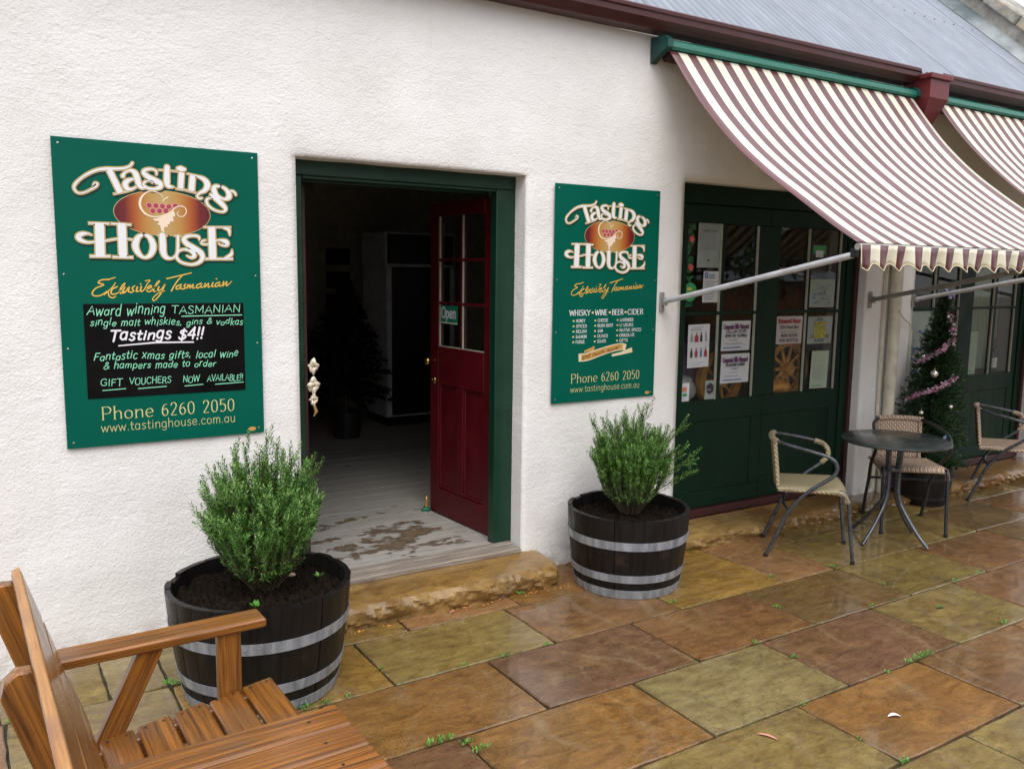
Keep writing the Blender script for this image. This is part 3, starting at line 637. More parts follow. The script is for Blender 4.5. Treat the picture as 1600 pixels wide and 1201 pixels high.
OCH, OCH2 = (.34, .205, .052), (.29, .195, .060)
YGR, GRN = (.255, .195, .068), (.275, .235, .110)
RED, PUR, ORG, BRN, SAL = (.225, .112, .050), (.175, .090, .054), (.265, .130, .042), (.160, .100, .040), (.35, .195, .098)
POOL = [OCH2, YGR, GRN, RED, PUR, ORG, BRN, SAL, BRN, RED]
rows = [  # y near wall, y far from wall, joints, colours
 (-.0, -.415, [-2.2, -1.6, -1.0, -.45, .0, .385, .61, 1.09, 1.70, 2.335, 2.90, 3.40, 3.80, 4.48, 5.2, 5.95, 6.6, 7.3, 8.0, 8.9, 9.8, 10.6, 11.5, 12.5],
  [None, None, None, YGR, YGR, YGR, YGR, OCH2, SAL, ORG, ORG, OCH, SAL, YGR, YGR, BRN, YGR, BRN]),
 (-.415, -.885, [-2.3, -1.5, -.7, .02, .61, 1.41, 2.225, 3.015, 3.80, 4.24, 4.98, 5.75, 6.5, 7.3, 8.1, 8.9, 9.7, 10.6, 11.6, 12.6],
  [None, None, None, YGR, OCH, YGR, RED, OCH, SAL, YGR, YGR, BRN, RED, BRN, YGR]),
 (-.885, -1.37, [-2.2, -1.3, -.5, .3, 1.08, 1.85, 2.67, 3.465, 4.255, 5.00, 5.8, 6.55, 7.4, 8.2, 9.0, 9.9, 10.9, 11.9, 12.8],
  [None, None, RED, YGR, ORG, PUR, RED, BRN, YGR, RED, BRN, ORG, BRN]),
 (-1.37, -1.86, [-2.4, -1.6, -.8, -.1, .68, 1.45, 2.275, 3.065, 3.885, 4.62, 5.45, 6.2, 7.0, 7.9, 8.8, 9.7, 10.6, 11.6, 12.6],
  [None, None, None, None, PUR, ORG, GRN, PUR, YGR, RED, SAL, BRN, RED]),
 (-1.86, -2.33, [-2.2, -1.4, -.6, .2, 1.0, 1.89, 2.72, 3.52, 4.32, 5.1, 5.9, 6.7, 7.5, 8.4, 9.3, 10.2, 11.2, 12.2],
  [None, None, None, None, OCH2, YGR, ORG, RED, SAL, YGR]),
 (-2.33, -2.81, [-2.4, -1.6, -.9, -.1, .7, 1.5, 2.32, 3.1, 3.93, 4.7, 5.5, 6.3, 7.2, 8.1, 9.0, 10, 11, 12.3], [None] * 6 + [YGR, YGR, SAL]),
 (-2.81, -3.30, [-2.2, -1.3, -.5, .3, 1.1, 1.95, 2.7, 3.5, 4.3, 5.1, 5.9, 6.8, 7.7, 8.6, 9.5, 10.5, 12], []),
 (-3.30, -3.78, [-2.4, -1.6, -.7, .0, .8, 1.6, 2.4, 3.2, 4.0, 4.8, 5.6, 6.5, 7.4, 8.4, 9.4, 10.6], []),
 (-3.78, -4.27, [-2.2, -1.3, -.5, .3, 1.2, 2.0, 2.8, 3.6, 4.4, 5.3, 6.2, 7.1, 8.0, 9.0], []),
 (-4.27, -4.76, [-2.4, -1.6, -.7, .1, .9, 1.7, 2.6, 3.5, 4.4, 5.3, 6.3, 7.3], []),
]
def slab(cx, cy, w_, d_, col, parent):
    mb = MB(); per = []; g_ = .0042
    hx, hy = w_ / 2 - g_, d_ / 2 - g_; N = 7
    cor = [(-hx, -hy), (hx, -hy), (hx, hy), (-hx, hy)]
    for i in range(4):
        a, b = cor[i], cor[(i + 1) % 4]
        for k in range(N):
            t_ = k / N; jx, jy = (rnd.random() - .5) * .006, (rnd.random() - .5) * .006
            if k == 0: jx, jy = (-.5 * math.copysign(1, a[0]) * .012 * rnd.random(), -.5 * math.copysign(1, a[1]) * .012 * rnd.random())
            per.append((a[0] + (b[0] - a[0]) * t_ + jx, a[1] + (b[1] - a[1]) * t_ + jy))
    zt = (rnd.random() - .5) * .003; tx, ty = (rnd.random() - .5) * .006, (rnd.random() - .5) * .006
    def z(p, o): return zt + p[0] * tx + p[1] * ty + o
    n = len(per); b = 0
    mb.v += [(p[0], p[1], -.022) for p in per]; mb.v += [(p[0], p[1], z(p, -.004)) for p in per]
    mb.v += [(p[0] * (1 - .005 / abs(hx)), p[1] * (1 - .005 / abs(hy)), z(p, 0)) for p in per]
    # inner grid point fan with gentle hollows
    inner = [(p[0] * .6, p[1] * .6, z(p, (rnd.random() - .6) * .0015)) for p in per]; mb.v += inner; mb.v.append((0, 0, z((0, 0), -.0012)))
    for r_ in range(3):
        for i in range(n): mb.face((r_ * n + i, r_ * n + (i + 1) % n, (r_ + 1) * n + (i + 1) % n, (r_ + 1) * n + i))
    for i in range(n): mb.face((3 * n + i, 3 * n + (i + 1) % n, 4 * n))
    rim = [1.0] * (3 * n) + [.0] * n + [0.0]
    o = mb.build("paving_slab", M['flag'], parent, smooth=True, loc=(cx, cy, 0), fix=False, auto=25)
    k = 1.0 + (rnd.random() - .5) * .16
    o.data.attributes.new('rim', 'FLOAT', 'POINT').data.foreach_set('value', rim)
    o.color = (col[0] * k, col[1] * k, col[2] * k, 1); return o
ns = 0
for (ya, yb, js, cols) in rows:
    for i in range(len(js) - 1):
        c_ = cols[i] if i < len(cols) and cols[i] else rnd.choice(POOL)
        slab((js[i] + js[i + 1]) / 2, (ya + yb) / 2, js[i + 1] - js[i], ya - yb, c_, pav); ns += 1

# ------------------------------------------------------------------ the shop building
shop = tag(empty("shop_building", (0, 0, 0)), "long whitewashed roughcast shop building with corrugated steel roof and maroon gutter", "building")
HOLES = [DOOR, WIN1, WIN2]
def wall_mesh():
    xs = sorted(set([round(-3.5 + .042 * i, 4) for i in range(380)]) | {q for h_ in HOLES for q in h_[:2]})
    zs = sorted(set([round(-.02 + .042 * i, 4) for i in range(77)]) | {2.232, 2.28, 3.235})
    def clean(a, keep):
        o = []
        for q in a:
            if q in keep: 
                while o and q - o[-1] < .012 and o[-1] not in keep: o.pop()
                o.append(q)
            elif not o or q - o[-1] > .012: o.append(q)
        return o
    xs = clean(xs, {q for h_ in HOLES for q in h_[:2]}); zs = clean([z_ for z_ in zs if z_ <= 3.235], {2.232, 2.28, 3.235})
    def inside(x, z_): return any(h_[0] < x < h_[1] and z_ < h_[3] for h_ in HOLES)
    def near(x, z_):
        d = 9
        for h_ in HOLES:
            ddx = max(h_[0] - x, x - h_[1], 0); ddz = max(z_ - h_[3], 0)
            d = min(d, math.hypot(ddx, ddz))
        return d
    mb = MB(); vid = {}
    def V(x, z_):
        k = (x, z_)
        if k not in vid:
            d = near(x, z_); e_ = min(1, d / .035)
            y = -(mnoise.noise(Vector((x * 1.3, z_ * 1.3, 3))) * .009 + mnoise.noise(Vector((x * 5, z_ * 6, 7))) * .0035 + mnoise.noise(Vector((x * 14, z_ * 17, 9))) * .0012)
            y = y * e_ + (1 - e_) ** 2 * .008
            if z_ < .03: y -= .006
            vid[k] = len(mb.v); mb.v.append((x, y, z_))
        return vid[k]
    for i in range(len(xs) - 1):
        for j in range(len(zs) - 1):
            if inside((xs[i] + xs[i + 1]) / 2, (zs[j] + zs[j + 1]) / 2): continue
            mb.face((V(xs[i], zs[j]), V(xs[i + 1], zs[j]), V(xs[i + 1], zs[j + 1]), V(xs[i], zs[j + 1])))
    # splayed, slightly uneven reveals: share the rim vertices
    def strip(pts, nrm):
        rows_ = []
        for dy in (.02, .06, .12, .20, .34):
            r_ = []
            for (x, z_) in pts:
                wob = mnoise.noise(Vector((x * 6, dy * 9, z_ * 6))) * .003
                r_.append(len(mb.v)); mb.v.append((x + nrm[0] * (wob - .0), dy, z_ + nrm[1] * wob))
            rows_.append(r_)
        rows_ = [[V(x, z_) for (x, z_) in pts]] + rows_
        for a, b in zip(rows_, rows_[1:]):
            for i in range(len(pts) - 1): mb.face((a[i], a[i + 1], b[i + 1], b[i]))
    for (x0, x1, z0, z1) in HOLES:
        zz = [z_ for z_ in zs if z_ <= z1]; xx = [x for x in xs if x0 <= x <= x1]
        strip([(x0, z_) for z_ in zz], (-1, 0)); strip([(x1, z_) for z_ in zz][::-1], (1, 0)); strip([(x, z1) for x in xx], (0, 1))
    return mb
wm = wall_mesh()
wall = wm.build("wall", M['plaster'], shop, smooth=True, fix=False)
bm = bmesh.new(); bm.from_mesh(wall.data); bmesh.ops.recalc_face_normals(bm, faces=bm.faces)
if sum(f_.normal.y for f_ in bm.faces) > 0: bmesh.ops.reverse_faces(bm, faces=bm.faces)
bm.to_mesh(wall.data); bm.free()
# end and back walls, seen only from elsewhere; they keep the room dark
mb = MB(); mb.box(-3.5, -3.2, .35, 5.6, -.02, 3.27); mb.box(12.0, 12.3, .35, 5.6, -.02, 3.27); mb.box(-3.5, 12.3, 5.3, 5.6, -.02, 3.27)
mb.build("rear_wall", M['plaster'], shop)
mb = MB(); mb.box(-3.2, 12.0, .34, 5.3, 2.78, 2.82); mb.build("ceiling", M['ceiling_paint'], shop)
mb = MB(); mb.box(-3.2, 12.0, 5.24, 5.30, .12, 2.78); mb.box(-.3, -.24, .4, 5.2, .12, 2.78)
for (a, b) in ((-3.2, 1.319), (2.58, 3.762), (5.60, 6.20), (8.06, 12.0)): mb.box(a, b, .342, .36, .0, 2.78)
mb.box(1.319, 2.60, .342, .36, 2.232, 2.78); mb.box(3.762, 8.06, .342, .36, 2.29, 2.78)
mb.box(-3.2, 12.0, .36, 5.24, .02, .10)
mb.build("interior_wall", M['interior_paint'], shop)
# floor boards, parallel with the street
fl = empty("timber_floor", (0, 0, 0), parent=shop)
y = .13; k = 0
proto = None
while y < 5.2:
    w_ = .168
    mb = MB(); mb.bevbox(-.24, 9.9, y + .0008, y + w_ - .0008, .128, .150 + (rnd.random() - .5) * .0015, .0015)
    mb.build("floorboard", M['floor'], fl, auto=30); y += w_; k += 1
mb = MB(); mb.bevbox(1.31, 2.59, -.012, .070, .118, .148, .004); mb.bevbox(1.31, 2.59, .072, .128, .118, .156, .003)
mb.build("door_sill", M['sill'], shop, auto=30)
# green door frame
fr = empty("door_frame", (0, 0, 0), parent=shop)
for nm, a in (("frame_jamb", (2.480, 2.603, .115, .183, .150, 2.160)), ("frame_jamb", (1.315, 1.384, .115, .19, .150, 2.160)), ("frame_head", (1.315, 2.603, .112, .19, 2.160, 2.236))):
    mb = MB(); mb.bevbox(*a, .005); mb.build(nm, M['frame_green'], fr, auto=30)
for a in ((1.374, 1.390, .192, .24, .150, 2.135),):
    mb = MB(); mb.bevbox(*a, .003); mb.build("frame_stop", M['frame_green'], fr, auto=30)
mb = MB(); mb.bevbox(1.392, 2.478, .192, .24, 2.136, 2.158, .003); mb.build("frame_stop", M['frame_green'], fr, auto=30)
mb = MB(); mb.bevbox(1.386, 2.478, .120, .150, 2.144, 2.159, .004); mb.build("frame_bead", M['frame_green'], fr, auto=30)
# red half glazed leaf standing open; built in door space: x along the leaf from the hinge, y thickness
leaf = empty("red_door", (2.545, .205, .0), parent=shop)
ang = math.atan2(.922 - .205, 2.500 - 2.545); leaf.rotation_euler = (0, 0, ang)
LW = .718; Z0, Z1 = .158, 2.125
cam_side = 1   # the +y side of the leaf faces the street-left viewer
def db(nm, x0, x1, z0, z1, y0=-.020, y1=.020, m='red_door', b=.003, par=leaf):
    mb = MB(); mb.bevbox(x0, x1, y0, y1, z0, z1, b); return mb.build(nm, M[m], par, auto=30)
db("door_stile", .0, .105, Z0, Z1); db("door_stile", LW - .098, LW, Z0, Z1)
db("door_stile", .330, .400, Z0 + .172, 1.0)
db("bottom_rail", .106, LW - .099, Z0, Z0 + .17); db("lock_rail", .106, LW - .099, 1.002, 1.240); db("top_rail", .106, LW - .099, 2.045, Z1)
for x0, x1 in ((.106, .329), (.401, LW - .099)):
    db("door_panel", x0, x1, Z0 + .172, 1.0, -.006, .006, b=.001)
    for (a, b_, c, d) in ((x0, x0 + .016, Z0 + .172, 1.0), (x1 - .016, x1, Z0 + .172, 1.0), (x0 + .017, x1 - .017, Z0 + .172, Z0 + .188), (x0 + .017, x1 - .017, .984, 1.0)):
        db("panel_moulding", a, b_, c, d, -.013, .013, b=.004)
gz = [1.242, 1.512, 1.778, 2.043]; gx = [.106, .352, .380, LW - .099]
db("glazing_bar", gx[1], gx[2], 1.242, 2.043, -.014, .014)
for zz in gz[1:-1]:
    db("glazing_bar", gx[0], gx[1] - .001, zz - .009, zz + .009, -.012, .012); db("glazing_bar", gx[2] + .001, gx[3], zz - .009, zz + .009, -.012, .012)
for i in range(3):
    for a, b_ in ((gx[0], gx[1]), (gx[2], gx[3])):
        z0_, z1_ = gz[i] + (.010 if i else .001), gz[i + 1] - (.010 if i < 2 else .001)
        db("pane", a + .001, b_ - .001, z0_, z1_, -.002, .002, 'glass', .0004)
        db("glazing_bead", b_ - .008, b_ - .001, z0_, z1_, .004, .015, 'bead_white', .001)
db("glazing_bead", .108, LW - .101, 1.2405, 1.246, .004, .019, 'bead_white', .001)
db("door_edge_strip", -.012, -.0005, Z0, Z1, .008, .0205, 'bead_white', .0004)
mb = MB(); mb.lathe([(.008, 0), (.008, .03), (.022, .036), (.026, .05), (.020, .064), (.0, .066)], n=16, close=False)
kn = mb.build("door_knob", M['brass'], leaf, smooth=True); kn.location = (LW - .045, .020, 1.145); kn.rotation_euler = (-PI / 2, 0, 0)
kn2 = dup(kn); kn2.location = (LW - .045, -.020, 1.145); kn2.rotation_euler = (PI / 2, 0, 0)
mb = MB(); mb.lathe([(.024, 0), (.026, .004), (.018, .008), (.012, .008), (.012, .003)], n=18); e_ = mb.build("escutcheon", M['brass'], leaf, smooth=True); e_.location = (LW - .045, .0202, 1.02); e_.rotation_euler = (-PI / 2, 0, 0)
for zz in (.42, 1.75):
    db("hinge", -.012, .004, zz, zz + .10, .012, .028, 'red_door', .002)
# left leaf folded back against the inner wall (its edge is all the photograph shows)
lf2 = empty("folded_door", (1.425, .245, 0), R(105), parent=shop)
mb = MB(); mb.bevbox(0, .60, -.02, .02, Z0, Z1, .003); mb.build("door_slab", M['maroon_dark'], lf2, auto=30)

# glazed green double doors in the two big openings
def double_doors(x0, x1, panes, y=.12, red_edge=True, tallx=None):
    d = empty("glazed_doors", (0, 0, 0), parent=shop)
    def bb(nm, a, b_, ya, yb, za, zb, m='door_green', bv=.003, par=d):
        mb = MB(); mb.bevbox(a, b_, ya, yb, za, zb, bv); return mb.build(nm, M[m], par, auto=30)
    bb("frame_head", x0, x1, y - .035, y + .05, 2.16, 2.279)
    bb("frame_jamb", x0 + .001, x0 + .075, y - .03, y + .05, .15, 2.158); bb("frame_jamb", x1 - .115, x1 - .036, y - .03, y + .05, .15, 2.158)
    if red_edge: bb("frame_edge", x1 - .035, x1 - .002, y - .05, y + .05, .10, 2.158, 'maroon_dark')
    bb("door_threshold", x0 + .001, x1 - .036, y - .055, y + .05, .095, .148, 'maroon_dark')
    zb, zm, zt = .88, 1.458, 2.04
    xs_ = [x0 + .076] + [q for p in panes for q in p] + [x1 - .117]
    # stiles: everything between the panes
    solid = []
    cur = x0 + .076
    for (a, b_) in panes:
        if a > cur + .004: solid.append((cur, a))
        cur = b_
    solid.append((cur, x1 - .116))
    for (a, b_) in solid: bb("door_stile", a + .0005, b_ - .0005, y - .018, y + .022, zb, zt + .001 if False else 2.04)
    mid = [s_ for s_ in solid if s_[1] - s_[0] > .15]
    cut = sum(mid[0]) / 2 if mid else (x0 + x1) / 2
    for (a, b_) in ((x0 + .077, cut - .002), (cut + .002, x1 - .117)):
        bb("top_rail", a, b_, y - .018, y + .022, 2.0405, 2.157); bb("lock_rail", a, b_, y - .018, y + .022, .74, .8795)
        bb("bottom_rail", a, b_, y - .018, y + .022, .150, .26)
        bb("door_stile", a, a + .10, y - .018, y + .022, .261, .7395); bb("door_stile", b_ - .10, b_, y - .018, y + .022, .261, .7395)
        nb = 6; wb = (b_ - a - .202) / nb
        for k in range(nb): bb("board", a + .101 + k * wb + .0004, a + .101 + (k + 1) * wb - .0004, y - .012, y + .012, .261, .7395, bv=.0018)
    for (a, b_) in panes:
        bb("glazing_bar", a, b_, y - .016, y + .016, zm - .010, zm + .010)
        bb("pane", a, b_, y - .002, y + .002, zb + .001, zm - .0105, 'glass', .0004); bb("pane", a, b_, y - .002, y + .002, zm + .0105, zt - .001, 'glass', .0004)
        for (c, e_) in ((zb + .001, zm - .011), (zm + .011, zt - .001)): bb("glazing_bead", b_ - .013, b_ - .0005, y - .0175, y - .003, c, e_, 'bead_white', .001)
    return d
P1 = [(3.90, 4.205), (4.235, 4.553), (4.770, 5.078), (5.100, 5.425)]
P2 = [(6.33, 6.640), (6.670, 6.990), (7.200, 7.520), (7.560, 7.865)]
double_doors(WIN1[0], WIN1[1], P1); double_doors(WIN2[0], WIN2[1], P2)

# gutter, brackets, rainwater head, white downpipe
gut = empty("gutter_run", (0, 0, 0), parent=shop)
prof = [(.0, 3.19), (-.150, 3.19), (-.158, 3.182), (-.158, 3.165), (-.148, 3.157), (-.148, 3.128), (-.112, 3.100), (-.100, 3.088), (0.0, 3.088)]
inner = [(-.010, 3.089), (-.095, 3.089), (-.106, 3.102), (-.138, 3.134), (-.140, 3.178), (-.010, 3.178)]
def gutter(x0, x1):
    mb = MB(); outer = prof[1:]; n = len(outer)
    for x in (x0, x1): mb.v += [(x, p[0], p[1]) for p in outer]
    for i in range(n - 1): mb.face((i, i + 1, n + i + 1, n + i))
    # inner skin
    b = len(mb.v); inn = [(-.146, 3.188), (-.143, 3.150), (-.108, 3.108), (-.02, 3.096)]
    for x in (x0, x1): mb.v += [(x, p[0], p[1]) for p in inn]
    for i in range(3): mb.face((b + i, b + i + 1, b + 4 + i + 1, b + 4 + i))
    mb.face((0, b, b + 4, n)); return mb.build("gutter", M['burgundy'], gut)
gutter(-3.5, 5.84); gutter(6.12, 12.3)
mb = MB(); mb.box(-3.5, 12.3, .004, .03, 3.100, 3.215); mb.build("fascia", M['maroon_dark'], gut)
hd = empty("rainwater_head", (0, 0, 0), parent=shop)
mb = MB(); mb.bevbox(5.845, 6.115, -.235, .0, 3.115, 3.150, .004); mb.build("head_rim", M['head_red'], hd, auto=30)
mb = MB()
top = [(5.865, -.215), (6.095, -.215), (6.095, -.002), (5.865, -.002)]; low = [(5.925, -.110), (6.035, -.110), (6.035, -.002), (5.925, -.002)]
mb.v = [(*p, 3.114) for p in top] + [(*p, 2.985) for p in top] + [(*p, 2.78) for p in low] + [(*p, 2.70) for p in low]
for r_ in range(3):
    for i in range(4): mb.face((r_ * 4 + i, r_ * 4 + (i + 1) % 4, r_ * 4 + 4 + (i + 1) % 4, r_ * 4 + 4 + i))
mb.face((3, 2, 1, 0)); mb.face((12, 13, 14, 15)); mb.build("head_body", M['head_red'], hd)
mb = MB(); mb.tube([(5.98, -.055, 2.71), (5.98, -.055, 2.60), (5.885, -.052, 2.45), (5.885, -.052, .02)], .042, 14); dp = mb.build("downpipe", M['pipe_white'], shop, smooth=True, auto=40)
for zz in (.93, 1.9, .25):
    mb = MB(); mb.tube([(5.885, -.052, zz - .02), (5.885, -.052, zz + .02)], .047, 14); mb.box(5.82, 5.95, -.012, -.002, zz - .014, zz + .014)
    mb.build("pipe_clip", M['pipe_white'], dp, auto=40)
mb = MB(); mb.tube([(5.80, -.02, z_) for z_ in (0.1, .9, 1.55, 2.4)], .011, 6); mb.tube([(5.86, -.10, 1.46), (6.0, -.05, 1.40), (6.12, -.02, 1.36), (6.16, -.02, 1.30), (6.16, -.02, .8)], .006, 6)
mb.build("cable", M['pipe_white'], shop)

# corrugated roof, sheet by sheet
SL = math.tan(R(41)); EY, EZ = -.075, 3.192
roof = empty("roof", (0, 0, 0), parent=shop)
def roof_sheet(x0, w_, lift):
    mb = MB(); n = 80; pitch = w_ / 10
    ys_ = [0, .5, 1.2, 2.0, 2.9]
    for yy in ys_:
        for i in range(n + 1):
            x = w_ * i / n; h_ = .0095 * math.cos(2 * PI * x / pitch)
            mb.v.append((x, yy - h_ * math.sin(R(41)), yy * SL + h_ * math.cos(R(41)) + lift))
    for j in range(len(ys_) - 1):
        for i in range(n): a = j * (n + 1) + i; mb.face((a, a + 1, a + n + 2, a + n + 1))
    return mb
x = -3.5; sm_ = roof_sheet(0, .762, 0).build("roof_sheet", M['roof'], roof, smooth=True, fix=False); sm_.location = (x, EY, EZ); i = 1
while x + .762 < 8.2:
    x += .762; o = dup(sm_, roof); o.location = (x, EY, EZ + .0012 * (i % 2) + (rnd.random() - .5) * .002); i += 1
mb = MB(); 
for xx in np.arange(-3.4, 8.3, .152):
    for yy in (.95, 1.95): mb.lathe([(.008, 0), (.007, .006), (.0, .008)], (float(xx), EY + yy, EZ + yy * SL + .009), 6, close=False)
tag(mb.build("roof_screws", M['galv'], roof), kind='stuff')
mb = MB(); mb.v = [(-3.5, EY + 2.9, EZ + 2.9 * SL), (8.35, EY + 2.9, EZ + 2.9 * SL), (8.35, 5.7, EZ), (-3.5, 5.7, EZ)]; mb.face((0, 1, 2, 3)); mb.build("rear_slope", M['roof'], roof)
# stone gable rising past the end of the roof
gb = empty("stone_gable", (0, 0, 0), parent=shop)
mb = MB(); mb.prism([(EY - .05, EZ - .06), (3.1, EZ + 3.15 * SL), (3.1, EZ + 3.15 * SL + .30), (EY - .05, EZ + .24)], 0, 8.44, 8.74); mb.build("gable_wall", M['lichen'], gb)
mb = MB(); mb.v = [(8.30, EY, EZ + .016), (8.30, 2.9 + EY, EZ + 2.9 * SL + .016), (8.44, 2.9 + EY, EZ + 2.9 * SL + .12), (8.44, EY, EZ + .12)]; mb.face((0, 1, 2, 3)); mb.build("flashing", M['flashing'], gb)
yy = 0.0
while yy < 2.9:
    L_ = .34 + rnd.random() * .16
    mb = MB(); mb.bevbox(8.40, 8.84, 0, L_ - .012, 0, .10 + rnd.random() * .02, .012)
    o = mb.build("coping_stone", M['lichen'], gb, auto=30); o.location = (0, EY + yy, EZ + yy * SL + .245 + rnd.random() * .012); o.rotation_euler = (R(41), 0, 0); yy += L_ * math.cos(R(41))
mb = MB(); mb.box(8.35, 12.3, .0, 5.6, 3.27, 3.5); mb.build("end_block", M['lichen'], shop)

# ------------------------------------------------------------------ rough sandstone steps
def rough_stone(name, x0, x1, yf, zt, label, cols, y_back=.05, seed=1, round_end=None, nose=.03, group=None, zback=None, under=.5):
    rr_ = random.Random(seed); mb = MB(); nx = max(10, int((x1 - x0) / .014)); prof_n = 12
    for i in range(nx + 1):
        u = i / nx; x = x0 + (x1 - x0) * u
        rb = 0.0
        for e_ in (u * (x1 - x0), (1 - u) * (x1 - x0)):
            if e_ < .10: rb = max(rb, 1 - math.sqrt(max(0, 1 - (1 - e_ / .10) ** 2)))
        w1 = mnoise.noise(Vector((x * 3.2, seed, .5))) * .020 + mnoise.noise(Vector((x * 12, seed, 1.5))) * .007
        yf_ = yf + rb * .10 + w1; zt_ = zt - rb * .02
        zb = zback if zback is not None else zt
        row_ = [(y_back, zb), ((yf_ + y_back) * .5, (zb + zt_) / 2 + .001), (yf_ + .035, zt_ - .001), (yf_ + .010, zt_ - .010)]
        for k in range(1, 9):
            f = k / 8; z_ = (zt_ - .012) * (1 - f) - .02 * f
            rough = abs(mnoise.noise(Vector((x * 8, z_ * 20 + x * 5, seed * 3.1)))) * -.038 + abs(mnoise.noise(Vector((x * 19, z_ * 34 - x * 9, seed * 1.7)))) * .020 + mnoise.noise(Vector((x * 3, z_ * 9, seed))) * .012 + mnoise.noise(Vector((x * 38, z_ * 60, seed))) * .004
            row_.append((yf_ - nose * math.sin(PI * min(1, f * 1.25)) * .6 + rough + f * .02 * under, z_))
        for (y_, z_) in row_: mb.v.append((x, y_, z_))
    m_ = 12
    for i in range(nx):
        for k in range(m_ - 1): a = i * m_ + k; mb.face((a, a + 1, a + m_ + 1, a + m_))
    mb.face([k for k in range(m_)][::-1]); mb.face([nx * m_ + k for k in range(m_)])
    o = mb.build(name, M['ashlar'], None, smooth=True, auto=22)
    o.color = (*cols, 1); tag(o, label, "step", group); return o
rough_stone("stone_step", 1.02, 2.70, -.285, .118, "long hewn golden sandstone step below the open doorway", (.37, .225, .078), seed=3, nose=.035)
G_ = "hewn stones along the foot of the wall"
rough_stone("plinth_stone", 3.37, 4.46, -.205, .088, "pale golden hewn stone below the left half of the green double doors", (.42, .28, .11), seed=5, zback=.098, group=G_, nose=.015)
rough_stone("plinth_stone", 4.468, 5.42, -.215, .085, "orange hewn stone behind the nearest wicker chair below the green doors", (.36, .20, .065), seed=8, zback=.098, group=G_, nose=.015)
rough_stone("plinth_stone", 5.428, 6.16, -.23, .060, "low dull brown hewn stone at the foot of the white pier", (.20, .12, .045), seed=12, group=G_, nose=.015)
rough_stone("plinth_stone", 6.168, 7.28, -.25, .100, "orange hewn stone under the dark doors behind the Christmas tree tub", (.36, .18, .05), seed=17, group=G_, nose=.02)
rough_stone("plinth_stone", 7.288, 8.9, -.24, .095, "farthest golden brown hewn stone at the right edge behind the last chair", (.30, .165, .05), seed=21, group=G_, nose=.02)

# ------------------------------------------------------------------ sign boards
def sign(x, z, w_, h_, label):
    s = tag(empty("shop_sign", (x, -.012, z)), label, "sign", "painted sign boards on the wall")
    mb = MB(); mb.bevbox(0, w_, -.004, .002, 0, h_, .001, 0); mb.build("panel", [M['sign_green']], s, auto=30)
    for (a, b) in ((.025, .025), (w_ - .025, .025), (.025, h_ - .025), (w_ - .025, h_ - .025), (.022, h_ * .57), (w_ - .022, h_ * .57), (.022, h_ * .33), (w_ - .022, h_ * .33)):
        mb = MB(); mb.lathe([(.0045, 0), (.004, .002), (0, .0026)], n=8, close=False); o = mb.build("screw", M['silver'], s); o.location = (a, -.0042, b); o.rotation_euler = (PI / 2, 0, 0)
    return s
sA = sign(.311, .95, .826, 1.277, "larger green shop sign with black chalkboard panel, left of the doorway")
FY = -.0045
logo_parts(sA, (0, 1, 0, 1), FY); script_part(sA, (0, 1, 0, 1), FY)
cb = MB(); cb.bevbox(.087, .744, -.0075, -.0043, .207, .606, .001); ch = cb.build("chalkboard", M['slate'], sA, auto=30)
mb = MB(); y = -.0078
T_ = lambda s, x0, x1, z, h, mi=0, w=.085, **k: glyph_text(mb, s, x0, x1, z, h, y, mi, w, **k)
T_("Award winning", .099, .405, .558, .042, w=.085, jitter=.3, slant=.2, z1=.561); T_("TASMANIAN", .432, .728, .561, .034, w=.09, jitter=.18, slant=.1, z1=.564)
ribbon(mb, [(.475, .549, .004), (.735, .551, .004)], y - .0001)
T_("single malt whiskies, gins & vodkas", .108, .738, .515, .028, w=.11, jitter=.3, slant=.25, z1=.509)
T_("Tastings $4!!", .178, .560, .452, .046, mi=1, w=.17, jitter=.25, slant=.25)
ribbon(mb, [(.215, .428, .005), (.36, .437, .007), (.520, .434, .006)], y - .0001, 1)
T_("Fantastic xmas gifts, local wine", .115, .712, .372, .033, w=.10, jitter=.3, slant=.25, z1=.362)
T_("& hampers made to order", .150, .612, .330, .028, w=.11, jitter=.3, slant=.25, z1=.322)
T_("GIFT", .137, .222, .258, .029, w=.10, jitter=.2, slant=.1); T_("VOUCHERS", .250, .420, .259, .027, w=.10, jitter=.2, slant=.1); T_("NOW", .470, .540, .255, .027, w=.10, jitter=.2, slant=.1); T_("AVAILABLE!!", .574, .732, .254, .027, w=.10, jitter=.2, slant=.1)
for a, b in ((.145, .235), (.285, .400), (.478, .555), (.61, .735)): ribbon(mb, [(a, .240, .0035), (b, .243, .0035)], y - .0001)
tag(mb.build("chalk_writing", [M['chalk_green'], M['chalk_white']], ch, fix=False), "pale green and white handwriting")
def foot(s, x0, x1, zp, hp, zw, hw, sq=1.0):
    W3 = x1 - x0
    for wd, a, b in (("Phone", 0, .375), ("6260", .43, .685), ("2050", .745, 1.0)):
        mb = MB(); glyph_text(mb, wd, x0 + W3 * a, x0 + W3 * b, zp, hp, FY - .0004, w=.090, contrast=.60, serif=.085); mb.build("phone_lettering", M['pale_gold'], s, fix=False)
    mb = MB(); glyph_text(mb, "www.tastinghouse.com.au", x0 - .004, x1 + .002, zw, hw, FY - .0004, w=.062); mb.build("web_lettering", M['pale_gold'], s, fix=False)
foot(sA, .136, .692, .113, .055, .061, .040)
mb = MB(); mb.lathe([(.014, 0), (.0, .0004)], n=14, close=False); o = mb.build("maker_mark", M['ribbon_gold'], sA); o.location = (.770, FY - .0002, .021); o.rotation_euler = (PI / 2, 0, 0); o.scale = (1.3, .7, 1)

